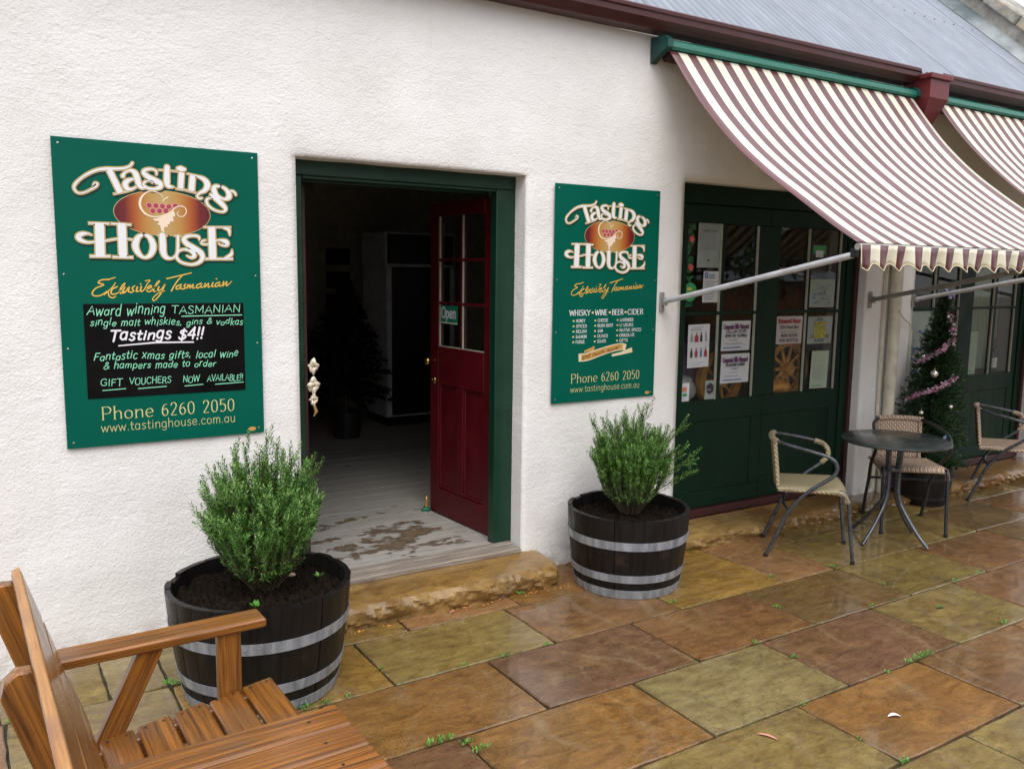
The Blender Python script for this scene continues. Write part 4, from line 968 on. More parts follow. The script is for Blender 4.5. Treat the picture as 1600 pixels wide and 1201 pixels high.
sB = sign(2.778, .966, .768, 1.236, "smaller looking narrow green sign listing whisky, wine, beer and cider, right of the doorway")
fB = (.065 - .067 * .937, .937, .864 - .894 * .953, .953)
logo_parts(sB, fB, FY); script_part(sB, (.124 - .125 * .937, .937, .622 - .643 * .953, .953), FY)
mb = MB(); y = FY - .0004
W_ = dict(w=.15, contrast=.55, serif=.08)
for wd, a, b in (("WHISKY", .114, .262), ("WINE", .298, .388), ("BEER", .423, .508), ("CIDER", .542, .662)):
    mb = MB(); glyph_text(mb, wd, a, b, .502, .031, y, **W_); mb.build("heading_word", M['white_ink'], sB, fix=False)
cols3 = [(.140, ["HONEY", "SPICES", "RELISH", "SALMON", "FUDGE"]), (.296, ["CHEESE", "BUSH DUST", "JAM", "OLIVES", "SOAPS"]), (.462, ["LAVENDER", "LIQUEURS", "NATIVE SPICES", "CHOCOLATE", "GIFTS"])]
for cx_, L_ in cols3:
    for i, s_ in enumerate(L_): mb = MB(); glyph_text(mb, s_, cx_ + .022, cx_ + .022 + .0128 * len(s_), .463 - i * .0305, .017, y, w=.15, contrast=.3); mb.build("list_word", M['white_ink'], sB, fix=False)
mb = MB()
for cx_, L_ in cols3:
    for i in range(5): ribbon(mb, [(cx_ + .002, .471 - i * .0305, .010), (cx_ + .006, .471 - i * .0305, .010)], y)
for cx_ in (.280, .406, .525): ribbon(mb, [(cx_ - .002, .517, .013), (cx_ + .002, .517, .013)], y)
mb.build("bullet_marks", M['pale_gold'], sB, fix=False)
mb = MB()
rb = catmull([(.185, .258, .046), (.25, .262, .048), (.33, .282, .046), (.42, .302, .044), (.50, .312, .042), (.535, .305, .038)], 5)
ribbon(mb, [(.43, .262, .014), (.50, .272, .018), (.585, .290, .030)], y, 0, cap=False); ribbon(mb, [(.225, .293, .010), (.29, .305, .026), (.296, .32, .012)], y - .0001, 1, cap=False)
ribbon(mb, rb, y - .0003, 0, cap=False); ribbon(mb, [(a, b, c * .72) for a, b, c in rb[2:-4]], y - .0005, 1, cap=False)
glyph_text(mb, "and much more!", .205, .480, .248, .026, y - .0007, mi=2, w=.13, slant=.3, z1=.300)
mb.build("ribbon_banner", [M['ribbon_cream'], M['ribbon_gold'], M['burgundy']], sB, fix=False)
foot(sB, .134, .648, .112, .052, .058, .038)
mb = MB(); mb.lathe([(.014, 0), (.0, .0004)], n=14, close=False); o = mb.build("maker_mark", M['ribbon_gold'], sB); o.location = (.715, FY - .0002, .022); o.rotation_euler = (PI / 2, 0, 0); o.scale = (1.3, .7, 1)

# ------------------------------------------------------------------ posters and stickers on the glass
def poster(x0, x1, z0, z1, label, mat='paper', cat="poster", tilt=0, y=.1165, lines=(), extra=None, name="poster"):
    o_ = tag(empty(name, (x0, y, z0)), label, cat, "notices taped to the shop glass"); w_, h_ = x1 - x0, z1 - z0
    o_.rotation_euler = (0, tilt, 0)
    mb = MB(); n = 6
    for j in range(n + 1):
        for i in range(n + 1):
            u, v_ = i / n, j / n
            mb.v.append((w_ * u, -.0035 * (abs(u - .5) * 2) ** 3 * (.4 + v_) - .001, h_ * v_))
    for j in range(n):
        for i in range(n): a = j * (n + 1) + i; mb.face((a, a + 1, a + n + 2, a + n + 1))
    mb.build("sheet", M[mat], o_, smooth=True, fix=False)
    mb = MB(); mats = ['ink', 'ink_purple', 'ink_blue', 'ink_red', 'ink_grey', 'ink_yellow', 'ink_green', 'ink_orange', 'paper']
    for L in lines:
        s_, a, b, v_, hh, mi = L[:6]; wd = L[6] if len(L) > 6 else .13
        glyph_text(mb, s_, w_ * a, w_ * b, h_ * v_, h_ * hh, -.0062, mats.index(mi), wd, contrast=.2)
    if extra: extra(mb, w_, h_, mats)
    if mb.v: mb.build("print", [M[q] for q in mats], o_, fix=False)
    return o_
def rows_of(mb, w_, h_, mats, n, v0, v1, a=.12, b=.88, mi='ink_grey', th=.014, cols=1):
    for i in range(n):
        v_ = v0 + (v1 - v0) * i / max(1, n - 1)
        for c_ in range(cols):
            l = a + (b - a) * c_ / cols; r_ = l + (b - a) / cols * (.62 + .3 * rnd.random())
            ribbon(mb, [(w_ * l, h_ * v_, h_ * th), (w_ * r_, h_ * v_, h_ * th)], -.0063 - ybump(), mats.index(mi), cap=False)
def border(mb, w_, h_, mats, mi='ink_grey', i=.07, th=.0015):
    for p in (((w_ * i, h_ * .04), (w_ * (1 - i), h_ * .04)), ((w_ * i, h_ * .96), (w_ * (1 - i), h_ * .96)), ((w_ * i, h_ * .04), (w_ * i, h_ * .96)), ((w_ * (1 - i), h_ * .04), (w_ * (1 - i), h_ * .96))):
        ribbon(mb, [(*p[0], th), (*p[1], th)], -.0063 - ybump(), mats.index(mi), cap=False)
def exA(mb, w_, h_, m): border(mb, w_, h_, m); rows_of(mb, w_, h_, m, 9, .40, .76, cols=3, th=.012); rows_of(mb, w_, h_, m, 1, .28, .28, .3, .7); rows_of(mb, w_, h_, m, 1, .17, .17, .44, .60, 'ink', .03)
poster(3.992, 4.190, 1.755, 2.040, "tall framed opening-hours sheet high in the left pane of the green doors", 'paper_dim', lines=[("TASTING HOUSE", .14, .86, .885, .035, 'ink_grey', .2), ("Trading Hours", .14, .86, .81, .05, 'ink', .16)], extra=exA, y=.1145)
def exB(mb, w_, h_, m):
    rows_of(mb, w_, h_, m, 9, .12, .66, .12, .85, th=.014); rows_of(mb, w_, h_, m, 2, .80, .88, .36, .92, 'ink_blue', .03)
    ribbon(mb, [(w_ * .20, h_ * .78, w_ * .2), (w_ * .20, h_ * .95, w_ * .2)], -.0066, m.index('ink_blue'), cap=False)
    glyph_text(mb, "f", w_ * .155, w_ * .265, h_ * .80, h_ * .11, -.0070, m.index('paper'), .2)
poster(4.052, 4.190, 1.529, 1.732, "small white notice with a blue square letter f in its corner", 'paper', extra=exB, y=.1145)
# round green sticker under the garland
st = tag(empty("window_sticker", (3.946, .1155, 1.596)), "round green sticker low in the top left pane beside the grey awning arm", "sticker", "notices taped to the shop glass")
mb = MB(); mb.v.append((0, 0, 0)); 
for i in range(28): mb.v.append((.058 * math.cos(2 * PI * i / 28), 0, .062 * math.sin(2 * PI * i / 28)))
for i in range(28): mb.face((0, 1 + i, 1 + (i + 1) % 28))
mb.build("disc", M['sticker_green'], st, fix=False)
mb = MB(); ribbon(mb, [(-.02, .018, .018), (.004, .022, .020)], -.0006, 0); ribbon(mb, [(.016, .005, .016), (.03, -.012, .02)], -.0008, 1); ribbon(mb, [(-.03, -.014, .012), (-.006, -.02, .014)], -.0007, 2)
glyph_text(mb, "2017", -.038, .038, -.092, .022, -.0009, 3, .14); mb.build("sticker_print", [M['ink_yellow'], M['ink_orange'], M['ink_green'], M['sticker_green']], st, fix=False)
def exC(mb, w_, h_, m):
    rows_of(mb, w_, h_, m, 1, .93, .93, .2, .8, th=.01); rows_of(mb, w_, h_, m, 1, .88, .88, .1, .9, 'ink_grey', .018); rows_of(mb, w_, h_, m, 2, .06, .11, .15, .85, th=.008)
    for r_ in range(2):
        for i in range(4):
            cx_, z_ = w_ * (.17 + .22 * i), h_ * (.60 if r_ == 0 else .24); mi = m.index(('ink_grey', 'ink_red', 'ink', 'ink_grey', 'ink', 'ink_red', 'ink_blue', 'ink_red')[r_ * 4 + i])
            bw = (.11, .17, .10, .08, .10, .12, .08, .13)[r_ * 4 + i]
            ribbon(mb, [(cx_, z_, w_ * bw), (cx_, z_ + h_ * .13, w_ * bw), (cx_, z_ + h_ * .165, w_ * .04), (cx_, z_ + h_ * .22, w_ * .04)], -.0064 - ybump(), mi, cap=False)
poster(3.941, 4.134, 1.102, 1.385, "white price sheet with two rows of small bottle pictures", 'paper', extra=exC, y=.1145, tilt=R(-1))
def exD(mb, w_, h_, m): rows_of(mb, w_, h_, m, 1, .36, .36, .28, .72, th=.02); rows_of(mb, w_, h_, m, 1, .24, .24, .12, .9, th=.024); rows_of(mb, w_, h_, m, 1, .11, .11, .08, .88, 'ink_blue', .03)
poster(4.242, 4.514, 1.202, 1.403, "wide vineyard notice, upper one of the two stacked white sheets", 'paper', y=.1145,
       lines=[("Campania Hills Vineyard", .06, .94, .74, .15, 'ink_purple', .2), ("CELLAR DOOR", .14, .86, .60, .09, 'ink', .2), ("OPEN FOR TASTINGS", .12, .88, .46, .09, 'ink', .2)], extra=exD)
poster(4.247, 4.518, .982, 1.181, "wide vineyard notice, lower one of the two stacked white sheets", 'paper', y=.1145,
       lines=[("Campania Hills Vineyard", .06, .94, .72, .16, 'ink_purple', .2), ("CELLAR DOOR TASTINGS", .16, .84, .58, .09, 'ink', .2), ("DAILY", .38, .64, .46, .08, 'ink_grey', .2)], extra=exD)
def exE(mb, w_, h_, m):
    ribbon(mb, [(w_ * .03, h_ * .66, h_ * .22), (w_ * .62, h_ * .66, h_ * .22)], -.0064, m.index('ink_orange'), cap=False)
    ribbon(mb, [(w_ * .22, h_ * .36, h_ * .16), (w_ * .55, h_ * .36, h_ * .16)], -.0065, m.index('ink_green')); rows_of(mb, w_, h_, m, 2, .1, .16, .1, .5)
poster(3.903, 3.968, .884, 1.005, "little white card with orange band and green mark in the bottom left corner", 'paper', extra=exE, y=.1145, name="card", cat="card")
def exF(mb, w_, h_, m):
    c_, r_ = (w_ * .5, h_ * .58), w_ * .40; b = len(mb.v)
    mb.v += [(c_[0] + r_ * math.sin(2 * PI * i / 6), -.0064, c_[1] + r_ * 1.1 * math.cos(2 * PI * i / 6)) for i in range(6)]; mb.face([b + i for i in range(6)][::-1], m.index('ink'))
    rows_of(mb, w_, h_, m, 1, .52, .52, .2, .8, 'ink_grey', .05); rows_of(mb, w_, h_, m, 1, .60, .60, .25, .7, 'ink_grey', .04); rows_of(mb, w_, h_, m, 1, .1, .1, .2, .8)
poster(4.110, 4.200, .884, 1.010, "small white card bearing a black hexagon badge", 'paper_dim', extra=exF, y=.1145, name="card", cat="card")
poster(4.771, 5.046, 1.230, 1.426, "pinkish notice with dark red heading, left pane of the right hand door", 'paper_pink', y=.1145,
       lines=[("Richmond House", .08, .92, .76, .15, 'ink_red', .2), ("2013 Pinot Noir", .14, .86, .56, .10, 'ink', .2), ("NOW $25.00", .2, .82, .26, .10, 'ink', .2), ("PER BOTTLE", .14, .86, .08, .10, 'ink', .2)],
       extra=lambda mb, w_, h_, m: rows_of(mb, w_, h_, m, 1, .44, .44, .12, .9, th=.02))
poster(5.106, 5.376, 1.221, 1.420, "white notice with yellow highlighter bands across its middle", 'paper_dim', y=.1145,
       lines=[("OPEN 7", .34, .66, .84, .10, 'ink', .16), ("SAMPLES", .26, .74, .68, .11, 'ink', .14), ("TOURS", .28, .70, .52, .11, 'ink', .14), ("DAILY", .30, .70, .37, .11, 'ink', .14), ("SEASON, WINE", .10, .90, .22, .10, 'ink', .14), ("& MORE", .3, .7, .07, .10, 'ink', .14)],
       extra=lambda mb, w_, h_, m: [ribbon(mb, [(w_ * .27, h_ * q, h_ * .13), (w_ * .73, h_ * q, h_ * .13)], -.0058, m.index('ink_yellow'), cap=False) for q in (.73, .57, .42, .27)])
def exG(mb, w_, h_, m):
    ribbon(mb, [(w_ * .42 + w_ * .2 * math.cos(a), h_ * .80 + h_ * .09 * math.sin(a), .002) for a in np.linspace(.5, 6.0, 14)], -.0064, m.index('ink_grey')); rows_of(mb, w_, h_, m, 8, .22, .58, .14, .86, th=.009); rows_of(mb, w_, h_, m, 1, .08, .08, .1, .9, 'ink_green', .018)
poster(5.162, 5.354, .893, 1.170, "tall pale green leaflet with a line drawing at its top", 'paper_green', extra=exG, y=.1145, tilt=R(1))
def exH(mb, w_, h_, m):
    r = random.Random(6)
    for k in range(26):
        x, z_ = w_ * (.12 + .7 * r.random()), h_ * (.10 + .75 * r.random()); ribbon(mb, [(x, z_, h_ * .03 * (.4 + r.random())), (x + w_ * .16 * r.random(), z_ + h_ * .12 * (r.random() - .5), h_ * .03)], -.0063 - ybump(), m.index(r.choice(['ink_grey', 'ink_grey', 'paper_green' if False else 'ink_grey', 'ink_blue'])))
poster(5.108, 5.380, 1.486, 1.686, "blue grey map print curling at its corner, above the highlighted notice", 'paper_dim', extra=exH, y=.1145)
poster(5.105, 5.268, 1.734, 1.935, "dark framed sheet with pale upper panel at the top of the right hand door", 'picture_dark', y=.1145,
       extra=lambda mb, w_, h_, m: (ribbon(mb, [(w_ * .08, h_ * .8, h_ * .3), (w_ * .92, h_ * .8, h_ * .3)], -.0062, m.index('ink_green'), cap=False), ribbon(mb, [(w_ * .25, h_ * .66, h_ * .24), (w_ * .75, h_ * .66, h_ * .24)], -.0064, m.index('paper'), cap=False), border(mb, w_, h_, m, 'ink_grey', .02)))
poster(6.345, 6.625, .86, 1.44, "large pale blue poster half hidden by the Christmas tree", 'paper_dim', y=.1145,
       extra=exH)
poster(7.215, 7.365, .886, 1.255, "narrow pale sheet standing in the pane left of the wine bottle", 'paper_green', y=.14, extra=exG)
# garland of leaves and red blooms inside the first pane
gl = tag(empty("flower_garland", (3.945, .140, 1.70)), "garland of green leaves and red blossoms hanging inside the first pane", "garland")
mb = MB(); r3 = random.Random(4)
for i in range(60):
    z_ = .36 * r3.random() - .03; a = r3.random() * 6.28; p = Vector((.03 * math.cos(a * 3) + .01, .02 * r3.random(), z_)); d = Vector((math.cos(a), .2, math.sin(a))) * .03; n_2 = Vector((-d.z, 0, d.x)) * .35
    mb.quad(p - d, p - n_2, p + d, p + n_2)
tag(mb.build("garland_leaves", M['garland'], gl, fix=False), kind='stuff')
for z_ in (.235, .055):
    mb = MB()
    for k in range(7):
        a = 2 * PI * k / 7; d = Vector((math.cos(a), -.3, math.sin(a))) * .026; n_2 = Vector((-math.sin(a), 0, math.cos(a))) * .009
        mb.quad((0, 0, 0), d * .6 - n_2, d, d * .6 + n_2)
    o = mb.build("blossom", M['bloom'], gl, fix=False); o.location = (.0, -.015, z_)
# things standing behind the glass
def wheel(x, y, z_, rad, label, tilt=0):
    w_ = tag(empty("cart_wheel", (x, y, z_ - rad)), label, "wheel", "wooden wheels in the shop window"); w_.rotation_euler = (0, 0, tilt)
    mb = MB(); n = 36
    for i in range(n):
        a = 2 * PI * i / n
        for (rr_, yy) in ((rad, -.025), (rad, .025), (rad - .05, .025), (rad - .05, -.025)): mb.v.append((rr_ * math.cos(a), yy, rad + rr_ * math.sin(a)))
    for i in range(n):
        for k in range(4): a, b = i * 4 + k, i * 4 + (k + 1) % 4; c_, d = ((i + 1) % n) * 4 + (k + 1) % 4, ((i + 1) % n) * 4 + k; mb.face((a, b, c_, d))
    mb.build("rim", M['cart_wood'], w_)
    mb = MB(); mb.tube([(0, -.05, rad), (0, .05, rad)], .045, 12); mb.build("hub", M['cart_wood'], w_, auto=40)
    for k in range(10):
        a = 2 * PI * k / 10; mb = MB(); mb.tube([(.04 * math.cos(a), 0, rad + .04 * math.sin(a)), ((rad - .05) * math.cos(a), 0, rad + (rad - .05) * math.sin(a))], [.016, .010], 6); mb.build("spoke", M['cart_wood'], w_)
shelf = tag(empty("display_shelf", (5.0, .42, .15)), "dark display shelf standing behind the green glazed doors", "shelf")
mb = MB(); mb.bevbox(-1.15, .65, -.24, .5, .66, .70, .003); mb.build("shelf_board", M['picture_dark'], shelf, auto=30)
for a in (-1.12, .72):
    mb = MB(); mb.bevbox(a - .02, a + .02, -.14, .48, 0, .659, .003); mb.build("shelf_leg", M['picture_dark'], shelf, auto=30)
wheel(5.07, .26, 1.03, .215, "wooden spoked wheel behind the pane under the pinkish notice"); wheel(4.40, .27, .98, .20, "wooden spoked wheel mostly hidden behind the two stacked white sheets")
def blob(name, loc, sc, mat, label, cat, group=None, seed=0):
    bm = bmesh.new(); bmesh.ops.create_icosphere(bm, subdivisions=3, radius=1)
    for v_ in bm.verts: v_.co *= 1 + .22 * mnoise.noise(v_.co * 2.2 + Vector((seed, 0, 0))); v_.co.x *= sc[0]; v_.co.y *= sc[1]; v_.co.z = v_.co.z * sc[2] + sc[2] * .9
    me = bpy.data.meshes.new(name); bm.to_mesh(me); bm.free(); me.materials.append(M[mat]); me.polygons.foreach_set('use_smooth', [True] * len(me.polygons))
    o = bpy.data.objects.new(name, me); COL.objects.link(o); o.location = loc; return tag(o, label, cat, group)
blob("cushion", (4.04, .27, .852), (.12, .08, .10), 'plush_grey', "grey fleece bundle behind the small cards in the bottom left pane", "cushion", seed=2)
blob("cushion", (4.22, .45, .852), (.14, .10, .20), 'plush', "purple cloth bundle behind the white price sheet", "cushion", seed=5)
blob("basket", (4.93, .25, .852), (.16, .10, .06), 'cart_wood', "low reddish basket at the foot of the wheel behind the glass", "basket", seed=9)
bt = MB(); bt.lathe([(.036, 0), (.037, .01), (.037, .17), (.030, .20), (.015, .225), (.0135, .285), (.016, .287), (.016, .30)], n=18)
bo = tag(empty("wine_bottle", (7.745, .20, .872)), "dark wine bottle with white label standing in the far door's right pane", "bottle"); bt.build("bottle_body", M['bottle_glass'], bo, smooth=True, auto=60)
mb = MB(); mb.lathe([(.0378, .045), (.0378, .135)], n=18, close=False); mb.build("label", M['label_white'], bo, smooth=True)
mb = MB(); mb.bevbox(6.3, 8.0, .16, .5, .83, .87, .003); o = mb.build("window_shelf", M['picture_dark'], None, auto=30); tag(o, "dark shelf behind the far glazed doors carrying the wine bottle", "shelf")
cu = tag(empty("curtain", (7.46, .30, .9)), "pale green striped curtain behind the far pane with the bottle", "curtain")
mb = MB(); n = 60
for i in range(n + 1):
    x = .52 * i / n
    for z_ in (0, 1.15): mb.v.append((x, .02 * math.sin(x * 90), z_))
for i in range(n): mb.face((2 * i, 2 * i + 2, 2 * i + 3, 2 * i + 1))
mb.build("drape", M['paper_green'], cu, smooth=True, fix=False)

# ------------------------------------------------------------------ things inside the doorway
fg = tag(empty("drinks_fridge", (3.46, 3.80, .15)), "tall white drinks fridge with dark glass front in the dim shop", "fridge")
def pb(nm, a, m, par, bv=.004):
    mb = MB(); mb.bevbox(*a, bv); return mb.build(nm, M[m], par, auto=30)
pb("cabinet", (0, .75, .03, .62, .10, 1.60), 'fridge_white', fg); pb("header_box", (-.01, .76, .02, .62, 1.602, 1.93), 'fridge_white', fg); pb("header_panel", (.01, .74, .008, .0195, 1.62, 1.91), 'fridge_dark', fg)
pb("door_rim", (.0, .05, .0, .028, .12, 1.59), 'fridge_white', fg); pb("door_rim", (.70, .75, .0, .028, .12, 1.59), 'fridge_white', fg); pb("glass_door", (.052, .698, .006, .028, .12, 1.59), 'fridge_dark', fg); pb("plinth", (.03, .72, .06, .60, .0, .099), 'fridge_dark', fg)
# needle foliage helper
def leaf_cloud(mb, p, d, L, Wd, rr_, mi=0):
    d = d.normalized(); u = d.cross(Vector((rr_.random() - .5, rr_.random() - .5, rr_.random() - .5))).normalized() * Wd / 2
    a = p; b = p + d * L * .5 + u; c_ = p + d * L; e_ = p + d * L * .5 - u
    mb.quad(a, b, c_, e_, mi)
def conifer(rr_, H, rad, n, L=.035, W=.006, droop=.25, z0=.1):
    mb = MB(); st = MB(); st.tube([(0, 0, 0), (0, 0, H * .97)], [.018, .005], 7)
    for i in range(n):
        f = rr_.random() ** .75; z_ = z0 + (H - z0) * f; R_ = rad * (1 - f) ** .8 * (.75 + .45 * rr_.random()) + .015
        a = rr_.random() * 2 * PI; tip = Vector((R_ * math.cos(a), R_ * math.sin(a), z_ - droop * R_ + .05)); base = Vector((0, 0, z_)); k = max(3, int(R_ / .018))
        for q in range(k):
            t_ = (q + rr_.random()) / k; p = base.lerp(tip, t_); dd = (tip - base).normalized()
            for _ in range(4):
                leaf_cloud(mb, p, dd * .8 + Vector((rr_.random() - .5, rr_.random() - .5, rr_.random() - .2)) * 1.3, L * (.7 + .5 * rr_.random()), W, rr_)
    return mb, st
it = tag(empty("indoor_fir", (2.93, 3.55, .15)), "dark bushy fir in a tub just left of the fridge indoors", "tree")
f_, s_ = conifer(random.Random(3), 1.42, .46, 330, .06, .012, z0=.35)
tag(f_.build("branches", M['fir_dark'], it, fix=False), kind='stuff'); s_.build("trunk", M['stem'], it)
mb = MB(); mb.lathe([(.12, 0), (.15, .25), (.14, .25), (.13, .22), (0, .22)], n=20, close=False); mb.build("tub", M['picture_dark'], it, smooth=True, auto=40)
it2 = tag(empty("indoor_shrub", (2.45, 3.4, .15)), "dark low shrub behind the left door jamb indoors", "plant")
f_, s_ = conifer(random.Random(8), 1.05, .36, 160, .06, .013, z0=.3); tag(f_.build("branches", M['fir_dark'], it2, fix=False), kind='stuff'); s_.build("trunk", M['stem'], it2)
for (z0_, z1_, lab) in ((1.76, 1.94, "dark picture, topmost of three on the back wall"), (1.50, 1.68, "dark picture, middle one of three on the back wall"), (1.18, 1.44, "dark picture, lowest and tallest of three on the back wall")):
    pc = tag(empty("wall_picture", (3.36, 5.23, z0_)), lab, "picture", "pictures on the back wall")
    mb = MB(); mb.bevbox(0, .28, -.02, .0, 0, z1_ - z0_, .003); mb.build("picture_frame", M['picture_dark'], pc, auto=30)
    mb = MB(); mb.box(.02, .26, -.023, -.0205, .02, z1_ - z0_ - .02); mb.build("picture_print", M['paper_dim'] if False else M['picture_dark'], pc)
# bow hung on the left jamb, open sign, brass and green ornament at the foot of the door
bw = tag(empty("ribbon_bow", (1.405, .075, 1.0)), "cream and silver ribbon bow hanging on the left door jamb", "bow"); mb = MB()
bmw = bmesh.new(); rq = random.Random(3)
for (z_, s_) in ((.235, 1.0), (.13, 1.15), (.05, .8)):
    for k in range(7):
        a = 2 * PI * k / 7 + z_ * 9; m_ = Matrix.Translation((.016 * math.cos(a) * s_, -.03 + .014 * rq.random(), z_ + .026 * math.sin(a) * s_)) @ Matrix.Rotation(a, 4, 'Y') @ Matrix.Diagonal((.022 * s_, .012, .012 * s_, 1))
        bmesh.ops.create_icosphere(bmw, subdivisions=2, radius=1, matrix=m_)
for v_ in bmw.verts: v_.co += Vector((1, 1, 1)) * mnoise.noise(v_.co * 60) * .005
me = bpy.data.meshes.new("bow_loops"); bmw.to_mesh(me); bmw.free(); me.materials.append(M['pearl']); o = bpy.data.objects.new("bow_loops", me); COL.objects.link(o); o.parent = bw; mb = MB()
mb = MB(); mb.tube([(.0, -.03, .02), (.012, -.032, -.015), (-.004, -.03, -.04)], [.008, .011, .003], 6); mb.build("bow_tail", M['gold_foil'], bw); bw.scale = (.8, .8, .9); bw.location.z = 1.03
os_ = tag(empty("open_sign", (0, 0, 0)), "green Open sign hanging in the lower pane of the red door", "sign")
os_.matrix_world = Matrix.Translation((2.545, .205, 0)) @ Matrix.Rotation(ang, 4, 'Z')
mb = MB(); mb.box(.398, .604, .0165, .019, 1.388, 1.500); mb.build("card", M['open_green'], os_)
mb = MB(); mb.box(.398, .604, .0191, .0198, 1.388, 1.398); mb.box(.592, .604, .0191, .0198, 1.399, 1.500); 
mb.build("card_edge", M['paper_green'], os_)
mb = MB(); glyph_text(mb, "Open", 0, .165, 0, .062, 0, 0, .20); o = mb.build("lettering", M['paper'], os_, fix=False); o.location = (.580, .0203, 1.425); o.rotation_euler = (0, 0, PI)
ds = tag(empty("door_stop", (2.46, .935, .15)), "small gold and green ornament on the floor at the red door's free edge", "door stop")
mb = MB(); mb.lathe([(.010, .02), (.016, .035), (.010, .06), (.012, .08), (.004, .10)], n=10); mb.build("figure", M['gold_foil'], ds, smooth=True)
mb = MB(); mb.tube([(-.035, 0, .012), (.03, -.01, .012)], .012, 7); mb.tube([(0, -.03, .012), (.0, .03, .012)], .010, 7); mb.build("stand", M['open_green'], ds, smooth=True)

# ------------------------------------------------------------------ awnings
def awning(x0, x1, xa, xb, label, seed=0):
    A = tag(empty("striped_awning", (x0, 0, 0)), label, "awning", "striped awnings over the glazed doors"); W = x1 - x0
    P = [(-.125, 2.978), (-.252, 2.800), (-.402, 2.612), (-.601, 2.412), (-.804, 2.244), (-.947, 2.138), (-1.084, 2.045), (-1.231, 1.952), (-1.371, 1.872)]
    c_ = [(p[0], p[1]) for p in catmull([(a, b, 0) for a, b in P], 4)]
    mb = MB(); nx = 42; XL = -.030; SH = .110; Wc = W - XL; strip_ = []
    for i in range(nx + 1):
        x = Wc * i / nx
        for k, (yy, zz) in enumerate(c_):
            t_ = k / (len(c_) - 1); sag = math.sin(PI * t_); edge = abs(i / nx - .5) * 2
            rip = .005 * math.sin(x * 11 + seed) * sag + mnoise.noise(Vector((x * 1.6, t_ * 2, seed))) * .018 * sag + .012 * sag * edge ** 6
            mb.v.append((XL + x + SH * t_, yy, zz + rip)); strip_.append(x)
    n = len(c_)
    for i in range(nx):
        for k in range(n - 1): a = i * n + k; mb.face((a, a + n, a + n + 1, a + 1))
    o = mb.build("canvas", M['cloth'], A, smooth=True, fix=False)
    o.data.attributes.new("stripe", 'FLOAT', 'POINT').data.foreach_set('value', strip_)
    sm = o.modifiers.new("cloth_thickness", 'SOLIDIFY'); sm.thickness = .002; sm.offset = -1
    xl = XL + SH
    # hanging valance with scalloped hem
    mb = MB(); n = 260; Wv = Wc; strip_ = []
    def hem(x): return .104 + .017 * math.cos(2 * PI * (x - .033) / .139)
    K = 5
    def wy(x, f): return -1.392 - .010 * math.sin(x * 17 + seed) * f - .010 * math.sin(x * 45.2 + .8) * f
    for i in range(n + 1):
        x = Wv * i / n
        for k in range(K): f = k / (K - 1); mb.v.append((x + xl + .006 * math.sin(x * 31 + seed) * f, wy(x, f) - .004 * (1 - f), 1.862 - hem(x) * f)); strip_.append(x)
    for i in range(n):
        for k in range(K - 1): a = i * K + k; mb.face((a, a + 1, a + K + 1, a + K))
    o = mb.build("valance", M['cloth'], A, smooth=True, fix=False); o.data.attributes.new("stripe", 'FLOAT', 'POINT').data.foreach_set('value', strip_)
    sm = o.modifiers.new("cloth_thickness", 'SOLIDIFY'); sm.thickness = .0016
    mb = MB(); mb.tube([(Wv * i / 200 + xl + .006 * math.sin(Wv * i / 200 * 31 + seed), wy(Wv * i / 200, 1), 1.862 - hem(Wv * i / 200)) for i in range(201)], .0032, 5); mb.tube([(xl, wy(0, k / 4) - .001, 1.862 - hem(0) * k / 4) for k in range(5)], .003, 5)
    mb.build("hem_piping", M['piping'], A, smooth=True)
    mb = MB(); mb.tube([(xl, -1.372, 1.853), (W + SH, -1.372, 1.853)], .017, 12); mb.build("front_bar", M['arm_dull'], A, smooth=True, auto=40)
    # green cassette and its end caps
    mb = MB(); mb.prism([(-.004, 3.055), (-.105, 3.050), (-.140, 3.030), (-.146, 3.000), (-.136, 2.985), (-.02, 2.99), (-.004, 2.99)], 0, -.02, W + .02); mb.build("cassette", M['cassette'], A)
    for xe in (-.062, W + .0201):
        mb = MB(); mb.prism([(-.004, 3.068), (-.115, 3.062), (-.152, 3.035), (-.150, 2.995), (-.060, 2.955), (-.012, 2.925), (-.004, 2.925)], 0, xe, xe + .0415); mb.build("cassette_cap", M['cassette_end'], A)
    mb = MB(); mb.tube([(0, -.07, 2.962), (W, -.07, 2.962)], .034, 12); mb.build("roller", M['maroon_dark'], A, smooth=True, auto=40)
    for (xx, ar, mt) in ((xa - x0, .0165, 'arm_grey'), (xb - x0, .0165, 'arm_dull')):
        g_ = empty("folding_arm", (xx, -.004, 1.545), parent=A)
        xe = max(xx, xl + .018)
        mb = MB(); mb.tube([(0, -.035, 0), (xe - xx, -1.335, .270)], ar, 12); mb.build("arm_tube", M[mt], g_, smooth=True, auto=40)
        mb = MB(); mb.bevbox(-.017, .017, -.010, .0, -.065, .055, .003); mb.bevbox(-.012, .012, -.045, -.0105, -.025, .022, .003); mb.build("wall_bracket", M['arm_dull'], g_, auto=30)
        mb = MB(); mb.bevbox(xe - xx - .016, xe - xx + .016, -1.375, -1.325, .258, .300, .004); mb.build("end_joint", M['black_plastic'], g_, auto=30)
    return A
aw1 = awning(3.505, 5.80, 3.595, 5.640, "burgundy and cream striped awning over the nearer green double doors")
aw2 = awning(6.13, 8.45, 6.170, 8.20, "burgundy and cream striped awning cut off by the right edge of the photo", 3)

